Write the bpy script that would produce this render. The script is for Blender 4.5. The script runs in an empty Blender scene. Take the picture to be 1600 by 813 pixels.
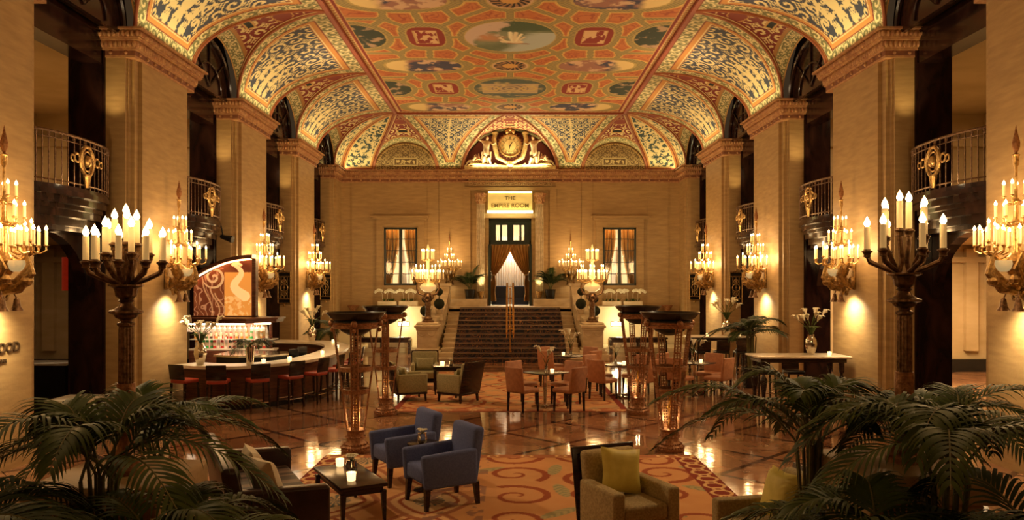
import bpy, bmesh, math, random
import numpy as np
from mathutils import Matrix, Vector
PI = math.pi
R = math.radians
rnd = random.Random(7)
SC = bpy.context.scene
COL = SC.collection

# ---------------------------------------------------------------- camera, world, view
F = 1200.0
cam_d = bpy.data.cameras.new('camera')
cam = bpy.data.objects.new('camera', cam_d)
COL.objects.link(cam)
cam.location = (0, 0, 2.55)
cam.rotation_euler = (R(90), 0, 0)
cam_d.sensor_width = 36
cam_d.lens = 36 * F / 1600
cam_d.shift_x = 3 / 1600
cam_d.shift_y = 38.5 / 1600
cam_d.clip_end = 200
SC.camera = cam
W = bpy.data.worlds.new('world')
SC.world = W
W.use_nodes = True
W.node_tree.nodes['Background'].inputs[0].default_value = (1, .6, .3, 1)
W.node_tree.nodes['Background'].inputs[1].default_value = .035
SC.view_settings.view_transform = 'Standard'
SC.view_settings.look = 'None'
SC.view_settings.gamma = 1
SC.view_settings.use_curve_mapping = False
SC.view_settings.exposure = 0.25
try:
    cy = SC.cycles
    cy.use_denoising = True
    cy.max_bounces = 6
    cy.diffuse_bounces = 3
    cy.glossy_bounces = 3
    cy.transmission_bounces = 4
    cy.sample_clamp_indirect = 3
    cy.caustics_reflective = False
    cy.caustics_refractive = False
    cy.use_light_tree = True
except Exception:
    pass


def add_light(kind, name, loc, power, col=(1, .6, .27), size=.1, rot=None, sizey=None, spot=None, blend=.5, parent=None):
    d = bpy.data.lights.new(name, kind)
    d.energy = power
    d.color = col
    if kind == 'AREA':
        d.shape = 'RECTANGLE'
        d.size = size
        d.size_y = sizey or size
    else:
        d.shadow_soft_size = size
    if kind == 'SPOT':
        d.spot_size = R(spot)
        d.spot_blend = blend
    o = bpy.data.objects.new(name, d)
    COL.objects.link(o)
    o.location = loc
    if rot is not None:
        o.rotation_euler = rot
    if parent:
        o.parent = parent
    return o


def look(frm, to):
    return (Vector(to) - Vector(frm)).to_track_quat('-Z', 'Y').to_euler()


WARM = (1, .60, .25)
GOLD = (1, .68, .28)
# bay layout: openings centred on YC, piers between them
YC = [7.45, 12.8, 18.15, 23.5, 28.85]
HO = 1.37
ZC = 7.24       # top of the cornice
ZT = 9.01       # flat ceiling
XW = 6.93
YB = 31.5
PIERS = [(YC[i] + HO, (YC[i + 1] - HO) if i < 4 else YB) for i in range(5)]   # (near, far) of each pier
# cove lamps lying on the cornices, shining up into the vault
for i, (a, b) in enumerate(PIERS):
    for s in (-1, 1):
        add_light('AREA', 'cove_light', (s * 6.72, (a + b) / 2, ZC + .06), 15 if i < 4 else 4.5, (1, .82, .42), .14, (0, R(180 + s * -28), 0), b - a)
for x0, x1 in ((-6.6, -2.1), (2.1, 6.6)):
    add_light('AREA', 'cove_light', ((x0 + x1) / 2, YB - .2, ZC + .07), 15, (1, .85, .42), x1 - x0, (R(180 + 25), 0, 0), .14)
add_light('AREA', 'cove_light', (0, YB - .3, ZC + .12), 14, (1, .83, .42), 3.4, (R(180 + 15), 0, 0), .14)
# added spots above cornice level, brightening the painted ceiling
for yc in (11, 16, 21, 26):
    for s in (-1, 1):
        fr = (s * 6.45, yc + .3, ZC + .12)
        add_light('SPOT', 'ceiling_fill_spot', fr, 330 if yc < 25 else 230, (1, .72, .42), .15, look(fr, (s * -1.2, yc + (.3 if yc < 25 else -.8), ZT)), spot=120 if yc < 25 else 100, blend=1)
# added fill spots at cornice level, brightening the rugs and seating
for yc, ya, pw in ((12.2, 8.9, 620), (19.2, 18.2, 620), (15.5, 13.5, 300)):
    for s in (-1, 1):
        fr = (s * 6.5, yc, ZC + .1)
        add_light('SPOT', 'rug_fill_spot', fr, pw, (1, .70, .38), .08, look(fr, (s * .9, ya, 0)), spot=58, blend=1)
# aisle rooms behind the openings
for s in (-1, 1):
    add_light('AREA', 'aisle_light', (s * 10.6, 18.5, 7.3), 130, (1, .66, .33), 2.5, (0, 0, 0), 4)
    add_light('AREA', 'aisle_light', (s * 11.2, 19.2, 3.55), 420 if s > 0 else 20, (1, .68, .34), 2, (0, 0, 0), 4)
# added warm fill behind and beside the camera, where the hall goes on unseen
for x in (-5.5, 5.5):
    add_light('POINT', 'hall_fill', (x, -1.5, 5.2), 60, WARM, .5)
    add_light('POINT', 'hall_fill', (x, 5.6, 4.6), 38, WARM, .4)


# ---------------------------------------------------------------- materials
def mat(name, col=(.5, .5, .5), rough=.5, metal=0, emit=None, estr=0, col2=None, scale=(4, 4, 4), detail=4, lo=.35, hi=.65,
        bump=0, bscale=30, trans=0, ior=1.45, spec=.5, coat=0, coord='Object', dist=0):
    m = bpy.data.materials.new(name)
    m.use_nodes = True
    N = m.node_tree.nodes
    L = m.node_tree.links
    p = N['Principled BSDF']
    p.inputs['Base Color'].default_value = (*col, 1)
    p.inputs['Roughness'].default_value = rough
    p.inputs['Metallic'].default_value = metal
    p.inputs['IOR'].default_value = ior
    p.inputs['Specular IOR Level'].default_value = spec
    p.inputs['Transmission Weight'].default_value = trans
    p.inputs['Coat Weight'].default_value = coat
    if emit:
        p.inputs['Emission Color'].default_value = (*emit, 1)
        p.inputs['Emission Strength'].default_value = estr
    tc = N.new('ShaderNodeTexCoord')
    mp = N.new('ShaderNodeMapping')
    L.new(tc.outputs[coord], mp.inputs[0])
    mp.inputs['Scale'].default_value = scale
    nz = N.new('ShaderNodeTexNoise')
    L.new(mp.outputs[0], nz.inputs['Vector'])
    nz.inputs['Detail'].default_value = detail
    nz.inputs['Scale'].default_value = 1
    nz.inputs['Distortion'].default_value = dist
    if col2 is None:
        col2 = tuple(c * .86 for c in col)
    cr = N.new('ShaderNodeValToRGB')
    cr.color_ramp.elements[0].position = lo
    cr.color_ramp.elements[1].position = hi
    cr.color_ramp.elements[0].color = (*col2, 1)
    cr.color_ramp.elements[1].color = (*col, 1)
    L.new(nz.outputs[0], cr.inputs[0])
    L.new(cr.outputs[0], p.inputs['Base Color'])
    if bump:
        n2 = N.new('ShaderNodeTexNoise')
        L.new(tc.outputs[coord], n2.inputs['Vector'])
        n2.inputs['Scale'].default_value = bscale
        n2.inputs['Detail'].default_value = 3
        b = N.new('ShaderNodeBump')
        b.inputs['Strength'].default_value = bump
        b.inputs['Distance'].default_value = .01
        L.new(n2.outputs[0], b.inputs['Height'])
        L.new(b.outputs[0], p.inputs['Normal'])
    return m


def vmat(name, rough=.6, emit=0, metal=0, spec=.3):
    m = bpy.data.materials.new(name)
    m.use_nodes = True
    N = m.node_tree.nodes
    L = m.node_tree.links
    p = N['Principled BSDF']
    a = N.new('ShaderNodeAttribute')
    a.attribute_name = 'Col'
    L.new(a.outputs['Color'], p.inputs['Base Color'])
    p.inputs['Roughness'].default_value = rough
    p.inputs['Metallic'].default_value = metal
    p.inputs['Specular IOR Level'].default_value = spec
    if emit:
        L.new(a.outputs['Color'], p.inputs['Emission Color'])
        p.inputs['Emission Strength'].default_value = emit
    return m


M = {}
M['stone'] = mat('travertine', (.50, .34, .155), .5, col2=(.37, .24, .105), scale=(2.4, 2.4, 14), detail=12, lo=.28, hi=.72, bump=.25, bscale=25)
M['stone_w'] = mat('carved_limestone', (.72, .60, .42), .6, col2=(.55, .43, .27), scale=(3, 3, 6), bump=.3, bscale=20)
M['gilt2'] = mat('dark_gilding', (.50, .32, .12), .35, .75, col2=(.2, .11, .04), scale=(25, 25, 25), bump=.4, bscale=50)
M['cornice'] = mat('rose_gilt_plaster', (.60, .36, .17), .5, col2=(.42, .2, .1), scale=(9, 9, 9), bump=.5, bscale=40)
M['cornice_red'] = mat('rosette_band_plaster', (.30, .12, .06), .6, col2=(.2, .08, .05), scale=(9, 9, 9))
M['marble'] = mat('dark_marble', (.055, .022, .016), .14, col2=(.012, .006, .006), scale=(3, 3, 1.2), detail=10, lo=.35, hi=.75, dist=1.2)
M['ivory'] = mat('aisle_plaster', (.62, .47, .27), .7, col2=(.52, .38, .2), scale=(1, 1, 3))
M['bronze'] = mat('aged_bronze', (.26, .15, .08), .35, .75, col2=(.1, .055, .03), scale=(30, 30, 30), bump=.4, bscale=60)
M['copper'] = mat('reddish_bronze', (.46, .23, .11), .38, .5, col2=(.24, .105, .05), scale=(30, 30, 30), bump=.4, bscale=60)
M['gilt'] = mat('gilded_metal', (.75, .5, .2), .3, .85, col2=(.35, .2, .07), scale=(25, 25, 25), bump=.4, bscale=50)
M['brass'] = mat('polished_brass', (.9, .55, .16), .2, .9, col2=(.8, .45, .12))
M['chrome'] = mat('chrome', (.75, .7, .62), .12, 1, col2=(.7, .66, .6))
M['wax'] = mat('ivory_wax', (.85, .66, .36), .5, emit=(1, .6, .2), estr=.22, col2=(.8, .6, .32))  # slight emission stands in for flame light passing through the wax
M['flame'] = mat('flame_bulb', (1, .8, .5), .4, emit=(1, .72, .34), estr=14)
M['bulb'] = mat('lit_bulb', (1, .8, .5), .4, emit=(1, .8, .5), estr=20)
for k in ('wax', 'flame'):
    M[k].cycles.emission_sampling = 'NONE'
M['dwood'] = mat('espresso_wood', (.035, .016, .011), .22, col2=(.014, .007, .005), scale=(3, 3, 30), spec=.5)
M['rwood'] = mat('mahogany', (.16, .055, .025), .3, col2=(.07, .022, .012), scale=(3, 3, 25))
M['blue'] = mat('blue_grey_fabric', (.115, .145, .34), .85, col2=(.08, .105, .26), scale=(60, 60, 60), bump=.4, bscale=200)
M['olive'] = mat('olive_fabric', (.50, .385, .19), .85, col2=(.32, .24, .11), scale=(50, 50, 50), bump=.4, bscale=160)
M['grn'] = mat('green_olive_fabric', (.36, .31, .15), .85, col2=(.25, .21, .10), scale=(50, 50, 50), bump=.4, bscale=160)
M['yel'] = mat('chartreuse_satin', (.80, .68, .16), .5, col2=(.68, .56, .11), scale=(8, 8, 8), bump=.2, bscale=14)
M['creamf'] = mat('cream_fabric', (.72, .62, .45), .8, col2=(.62, .52, .36), scale=(8, 8, 8), bump=.3, bscale=30)
M['leather'] = mat('tan_leather', (.46, .19, .08), .5, col2=(.36, .14, .06), scale=(12, 12, 12), bump=.2, bscale=90)
M['redl'] = mat('red_leather', (.42, .06, .03), .4, col2=(.32, .04, .02), scale=(9, 9, 9))
M['dleather'] = mat('oxblood_leather', (.035, .014, .012), .28, col2=(.02, .009, .008), scale=(9, 9, 9), bump=.15, bscale=80)
M['black'] = mat('black_lacquer', (.012, .010, .010), .25, col2=(.008, .007, .007))
M['green'] = mat('dark_green_paint', (.018, .03, .024), .35, col2=(.012, .02, .016))
M['curtain'] = mat('amber_curtain', (.60, .32, .09), .7, col2=(.36, .16, .035), scale=(14, 14, 1))
M['sheer'] = mat('white_sheer', (.9, .86, .78), .8, col2=(.8, .76, .68), scale=(20, 20, 1))
M['white'] = mat('white_marble_top', (.78, .70, .56), .25, col2=(.66, .56, .42), scale=(4, 4, 4))
M['glass'] = mat('clear_glass', (1, .95, .85), .05, trans=1, col2=(1, .95, .85))
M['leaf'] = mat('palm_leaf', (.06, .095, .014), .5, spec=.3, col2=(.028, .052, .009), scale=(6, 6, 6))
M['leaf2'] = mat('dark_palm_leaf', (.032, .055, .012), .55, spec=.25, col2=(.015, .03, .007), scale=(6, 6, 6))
M['stem'] = mat('palm_stem', (.16, .15, .05), .5, col2=(.09, .09, .03), scale=(9, 9, 9))
M['topi'] = mat('clipped_box_leaf', (.02, .028, .01), .8, col2=(.01, .014, .006), scale=(40, 40, 40), bump=1, bscale=60)
M['petal'] = mat('white_petal', (.85, .8, .62), .6, col2=(.75, .68, .48))
M['soil'] = mat('potting_soil', (.03, .02, .012), .9)
M['steel'] = mat('mirror_silver', (.8, .76, .66), .12, 1, col2=(.7, .66, .56))
M['teal'] = mat('verdigris_bowl', (.05, .07, .06), .3, .4, col2=(.03, .04, .035), scale=(10, 10, 10))
M['letters'] = mat('dark_bronze_letters', (.10, .06, .03), .4, .5)
M['gletters'] = mat('brown_sign_letters', (.22, .13, .03), .5)
M['redshade'] = mat('red_lamp_shade', (.25, .02, .01), .5, emit=(.8, .04, .01), estr=.12, col2=(.12, .01, .01), scale=(3, 3, 9))


# ---------------------------------------------------------------- mesh builder
class MB:
    def __init__(s):
        s.v = []
        s.f = []
        s.T = Matrix.Identity(4)

    def add(s, vs, fs):
        n = len(s.v)
        T = s.T
        s.v.extend([tuple(T @ Vector(p)) for p in vs])
        s.f.extend([tuple(i + n for i in f) for f in fs])
        return s

    def box(s, x0, x1, y0, y1, z0, z1):
        vs = [(x, y, z) for z in (z0, z1) for y in (y0, y1) for x in (x0, x1)]
        return s.add(vs, [(0, 2, 3, 1), (4, 5, 7, 6), (0, 1, 5, 4), (1, 3, 7, 5), (3, 2, 6, 7), (2, 0, 4, 6)])

    def rbox(s, x0, x1, y0, y1, z0, z1, b=.02, seg=3, fn=None):
        bm = bmesh.new()
        bmesh.ops.create_cube(bm, size=1)
        for v in bm.verts:
            v.co = Vector(((x0 + x1) / 2 + v.co.x * (x1 - x0), (y0 + y1) / 2 + v.co.y * (y1 - y0), (z0 + z1) / 2 + v.co.z * (z1 - z0)))
        bmesh.ops.bevel(bm, geom=list(bm.edges), offset=b, segments=seg, affect='EDGES', profile=.5)
        bm.verts.index_update()
        vs = [tuple(v.co) if fn is None else fn(*v.co) for v in bm.verts]
        s.add(vs, [tuple(v.index for v in f.verts) for f in bm.faces])
        bm.free()
        return s

    def pillow(s, w, h, t, n=10):
        """a cushion in the xz plane, centred"""
        vs = []
        for side in (1, -1):
            for i in range(n + 1):
                for j in range(n + 1):
                    u = i / n * 2 - 1
                    v = j / n * 2 - 1
                    k = max(0, (1 - u ** 4) * (1 - v ** 4)) ** .5
                    pin = 1 - .10 * (1 - abs(u)) * abs(v) ** 3 - .0
                    pin2 = 1 - .10 * (1 - abs(v)) * abs(u) ** 3
                    vs.append((u * w / 2 * pin2, side * t / 2 * k, v * h / 2 * pin))
        q = (n + 1) ** 2
        fs = []
        for sd in (0, 1):
            for i in range(n):
                for j in range(n):
                    a = sd * q + i * (n + 1) + j
                    f = (a, a + n + 1, a + n + 2, a + 1)
                    fs.append(f if sd else f[::-1])
        return s.add(vs, fs)

    def lathe(s, prof, n=24, c=(0, 0, 0), sy=1, flute=0, nf=12):
        vs = []
        for r, z in prof:
            for k in range(n):
                a = 2 * PI * k / n
                rr = r * (1 + flute * math.cos(nf * a)) if flute else r
                vs.append((c[0] + rr * math.cos(a), c[1] + rr * math.sin(a) * sy, c[2] + z))
        fs = []
        for i in range(len(prof) - 1):
            for k in range(n):
                fs.append((i * n + k, i * n + (k + 1) % n, (i + 1) * n + (k + 1) % n, (i + 1) * n + k))
        if prof[0][0] > 1e-4:
            fs.append(tuple(range(n))[::-1])
        if prof[-1][0] > 1e-4:
            fs.append(tuple(range((len(prof) - 1) * n, len(prof) * n)))
        return s.add(vs, fs)

    def tube(s, pts, r, n=8, cap=True, flat=1.0):
        pts = [Vector(p) for p in pts]
        m = len(pts)
        rs = r if isinstance(r, (list, tuple)) else [r] * m
        up = Vector((0, 0, 1))
        vs = []
        prev = None
        for i in range(m):
            t = (pts[min(i + 1, m - 1)] - pts[max(i - 1, 0)])
            if t.length < 1e-9:
                t = Vector((0, 0, 1))
            t.normalize()
            if prev is None:
                a = t.cross(up)
                if a.length < .05:
                    a = t.cross(Vector((1, 0, 0)))
                a.normalize()
            else:
                a = prev - t * prev.dot(t)
                a.normalize()
            prev = a
            b = t.cross(a)
            for k in range(n):
                q = 2 * PI * k / n
                vs.append(tuple(pts[i] + (a * math.cos(q) + b * math.sin(q) * flat) * rs[i]))
        fs = []
        for i in range(m - 1):
            for k in range(n):
                fs.append((i * n + k, i * n + (k + 1) % n, (i + 1) * n + (k + 1) % n, (i + 1) * n + k))
        if cap:
            fs.append(tuple(range(n))[::-1])
            fs.append(tuple(range((m - 1) * n, m * n)))
        return s.add(vs, fs)

    def ball(s, c, r, n=12, sz=1):
        m = max(4, n // 2)
        return s.lathe([(max(1e-5, r * math.sin(PI * i / m)), -r * sz * math.cos(PI * i / m)) for i in range(m + 1)], n, c)

    def torus(s, c, r, t, n=32, axis='z', sy=1, m=8, arc=(0, 1)):
        pts = []
        a0, a1 = arc
        for k in range(n + 1):
            a = 2 * PI * (a0 + (a1 - a0) * k / n)
            x, y = r * math.cos(a), r * sy * math.sin(a)
            p = {'z': (x, y, 0), 'y': (x, 0, y), 'x': (0, x, y)}[axis]
            pts.append((c[0] + p[0], c[1] + p[1], c[2] + p[2]))
        return s.tube(pts, t, m, cap=(a1 - a0) < .999)

    def prism(s, poly, z0, z1, axis='z'):
        n = len(poly)
        def P(a, b, h):
            return {'z': (a, b, h), 'y': (a, h, b), 'x': (h, a, b)}[axis]
        vs = [P(a, b, z0) for a, b in poly] + [P(a, b, z1) for a, b in poly]
        fs = [tuple(range(n))[::-1], tuple(range(n, 2 * n))]
        for i in range(n):
            j = (i + 1) % n
            fs.append((i, j, n + j, n + i))
        return s.add(vs, fs)

    def build(s, name, m, parent=None, smooth=True, ang=40, fix=False):
        me = bpy.data.meshes.new(name)
        me.from_pydata(s.v, [], s.f)
        if fix:
            bm = bmesh.new()
            bm.from_mesh(me)
            bmesh.ops.recalc_face_normals(bm, faces=bm.faces)
            bm.to_mesh(me)
            bm.free()
        me.update()
        me.materials.append(M[m] if isinstance(m, str) else m)
        if smooth:
            me.polygons.foreach_set('use_smooth', [True] * len(me.polygons))
            try:
                me.set_sharp_from_angle(angle=R(ang))
            except Exception:
                pass
        o = bpy.data.objects.new(name, me)
        COL.objects.link(o)
        if parent:
            o.parent = parent
        return o


def tag(o, label, cat=None, group=None, kind=None):
    if label:
        o['label'] = label
    if cat:
        o['category'] = cat
    if group:
        o['group'] = group
    if kind:
        o['kind'] = kind
    return o


def thing(name, label, cat, loc=(0, 0, 0), rz=0, group=None, sc=1):
    o = bpy.data.objects.new(name, None)
    COL.objects.link(o)
    o.empty_display_size = .1
    o.location = loc
    o.rotation_euler = (0, 0, rz)
    o.scale = (sc, sc, sc)
    return tag(o, label, cat, group)


def struct(mb, name, m, **k):
    o = mb.build(name, m, **k)
    o['kind'] = 'structure'
    return o


def copy_tree(o, parent=None):
    c = o.copy()
    COL.objects.link(c)
    c.parent = parent
    for ch in o.children:
        copy_tree(ch, c)
    return c


def dup(o, loc, rz=0, label=None, group=None, sc=None):
    c = copy_tree(o)
    c.location = loc
    c.rotation_euler = (0, 0, rz)
    if label:
        c['label'] = label
    if group:
        c['group'] = group
    if sc:
        c.scale = (sc, sc, sc)
    return c


def inst(o, name, parent, loc, rz=0):
    """same mesh again under a parent"""
    c = bpy.data.objects.new(name, o.data if hasattr(o, 'data') else o)
    COL.objects.link(c)
    c.parent = parent
    c.location = loc
    c.rotation_euler = (0, 0, rz)
    return c


def text(name, body, size, loc, rot, m, parent=None, ext=.01, align='CENTER', sx=1):
    cu = bpy.data.curves.new(name, 'FONT')
    cu.body = body
    cu.size = size
    cu.extrude = ext
    cu.align_x = align
    cu.offset = size * .012
    cu.materials.append(M[m])
    o = bpy.data.objects.new(name, cu)
    COL.objects.link(o)
    o.location = loc
    o.rotation_euler = rot
    o.scale = (sx, 1, 1)
    bpy.context.view_layer.update()
    me = bpy.data.meshes.new_from_object(o.evaluated_get(bpy.context.evaluated_depsgraph_get()))
    me.name = name
    bpy.data.objects.remove(o)
    o = bpy.data.objects.new(name, me)
    COL.objects.link(o)
    o.location = loc
    o.rotation_euler = rot
    o.scale = (sx, 1, 1)
    if parent:
        o.parent = parent
    return o


# ---------------------------------------------------------------- painted patterns (numpy)
def h2(i, j, s=0):
    x = np.sin(i * 127.1 + j * 311.7 + s * 74.7) * 43758.5453
    return x - np.floor(x)


def vnoise(x, y, s=0):
    i, j = np.floor(x), np.floor(y)
    a, b = x - i, y - j
    a = a * a * (3 - 2 * a)
    b = b * b * (3 - 2 * b)
    return (h2(i, j, s) * (1 - a) + h2(i + 1, j, s) * a) * (1 - b) + (h2(i, j + 1, s) * (1 - a) + h2(i + 1, j + 1, s) * a) * b


def fbm(x, y, s=0, o=4):
    t, w, k = 0, 0, 1
    for q in range(o):
        ca, sa = math.cos(.6 + q * 1.3), math.sin(.6 + q * 1.3)
        t = t + vnoise((x * ca - y * sa) * k, (x * sa + y * ca) * k, s + q) / k
        w += 1 / k
        k *= 2
    return t / w


def mix(C, m, col):
    m = np.clip(m, 0, 1)[..., None]
    return C * (1 - m) + np.array(col) * m


def scroll(u, v, cell, tight=3.1, seed=0):
    """rinceau scrollwork mask: one spiral per cell, handed alternately, with leaf sprigs between"""
    iu, iv = np.floor(u / cell), np.floor(v / cell)
    a = u / cell - iu - .5
    b = v / cell - iv - .5
    sg = np.where((iu + iv) % 2 > .5, 1., -1.)
    r = np.hypot(a, b)
    ph = np.arctan2(b, a) * sg / (2 * PI)
    fr = (ph + r * tight + h2(iu, iv, seed) * .3) % 1
    m = (fr < .42) & (r < .5)
    m |= (r > .5) & (np.sin(a * 24 + 3) * np.sin(b * 24) > -.1)
    return m.astype(float)


def grid_obj(name, P, C, m, parent=None, closed_flip=False):
    """P (n,m,3) points, C (n,m,3) colours"""
    n, k = P.shape[:2]
    me = bpy.data.meshes.new(name)
    nv = n * k
    idx = np.arange(nv).reshape(n, k)
    q = np.stack([idx[:-1, :-1], idx[1:, :-1], idx[1:, 1:], idx[:-1, 1:]], -1).reshape(-1, 4)
    if closed_flip:
        q = q[:, ::-1]
    me.vertices.add(nv)
    me.vertices.foreach_set('co', P.reshape(-1).astype(np.float32))
    me.loops.add(q.size)
    me.loops.foreach_set('vertex_index', q.reshape(-1).astype(np.int32))
    me.polygons.add(len(q))
    me.polygons.foreach_set('loop_start', (np.arange(len(q)) * 4).astype(np.int32))
    me.update(calc_edges=True)
    at = me.color_attributes.new('Col', 'FLOAT_COLOR', 'POINT')
    rgba = np.ones((nv, 4), np.float32)
    rgba[:, :3] = C.reshape(-1, 3)
    at.data.foreach_set('color', rgba.reshape(-1))
    me.polygons.foreach_set('use_smooth', [True] * len(q))
    me.materials.append(m)
    o = bpy.data.objects.new(name, me)
    COL.objects.link(o)
    if parent:
        o.parent = parent
    return o

# ================================================================ ROOM SHELL
# ---- floor: polished brown marble, 45 degree grid of darker bands
def floor_material():
    m = bpy.data.materials.new('polished_marble_floor')
    m.use_nodes = True
    N = m.node_tree.nodes
    L = m.node_tree.links
    p = N['Principled BSDF']
    g = N.new('ShaderNodeNewGeometry')
    sp = N.new('ShaderNodeSeparateXYZ')
    L.new(g.outputs['Position'], sp.inputs[0])

    def mth(op, a, b=None):
        n = N.new('ShaderNodeMath')
        n.operation = op
        for i, q in enumerate((a, b)):
            if q is None:
                continue
            if isinstance(q, (int, float)):
                n.inputs[i].default_value = q
            else:
                L.new(q, n.inputs[i])
        return n.outputs[0]
    res = []
    cells = []
    for sgn, off in ((1, 15.09), (-1, -7.49)):
        e = mth('ADD', sp.outputs[0], mth('MULTIPLY', sp.outputs[1], sgn))
        e = mth('DIVIDE', mth('SUBTRACT', e, off), 1.965)
        fr = mth('FRACT', mth('ADD', e, 100.5))
        d = mth('ABSOLUTE', mth('SUBTRACT', fr, .5))
        res.append(mth('LESS_THAN', d, .032))
        cells.append(mth('FLOOR', mth('ADD', e, 100)))
    line = mth('MAXIMUM', res[0], res[1])
    wn = N.new('ShaderNodeTexWhiteNoise')
    cb = N.new('ShaderNodeCombineXYZ')
    L.new(cells[0], cb.inputs[0])
    L.new(cells[1], cb.inputs[1])
    L.new(cb.outputs[0], wn.inputs['Vector'])
    nz = N.new('ShaderNodeTexNoise')
    L.new(g.outputs['Position'], nz.inputs['Vector'])
    nz.inputs['Scale'].default_value = 2.2
    nz.inputs['Detail'].default_value = 8
    nz.inputs['Distortion'].default_value = .8
    f = mth('ADD', mth('MULTIPLY', wn.outputs[0], .25), mth('MULTIPLY', nz.outputs[0], .75))
    cr = N.new('ShaderNodeValToRGB')
    cr.color_ramp.elements[0].position = .3
    cr.color_ramp.elements[1].position = .7
    cr.color_ramp.elements[0].color = (.20, .085, .042, 1)
    cr.color_ramp.elements[1].color = (.40, .205, .105, 1)
    L.new(f, cr.inputs[0])
    mx = N.new('ShaderNodeMix')
    mx.data_type = 'RGBA'
    L.new(line, mx.inputs[0])
    L.new(cr.outputs[0], mx.inputs[6])
    mx.inputs[7].default_value = (.055, .02, .012, 1)
    L.new(mx.outputs[2], p.inputs['Base Color'])
    n3 = N.new('ShaderNodeTexNoise')
    L.new(g.outputs['Position'], n3.inputs['Vector'])
    n3.inputs['Scale'].default_value = 1.3
    mr = N.new('ShaderNodeMapRange')
    L.new(n3.outputs[0], mr.inputs[0])
    mr.inputs[3].default_value = .04
    mr.inputs[4].default_value = .11
    L.new(mr.outputs[0], p.inputs['Roughness'])
    p.inputs['Specular IOR Level'].default_value = .65
    bp = N.new('ShaderNodeBump')
    bp.inputs['Strength'].default_value = .08
    bp.inputs['Distance'].default_value = .02
    n4 = N.new('ShaderNodeTexNoise')
    L.new(g.outputs['Position'], n4.inputs['Vector'])
    n4.inputs['Scale'].default_value = 5
    L.new(n4.outputs[0], bp.inputs['Height'])
    L.new(bp.outputs[0], p.inputs['Normal'])
    return m


M['floor'] = floor_material()
struct(MB().box(-16, 16, -4, 36, -.2, 0), 'floor', 'floor', smooth=False)

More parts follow.
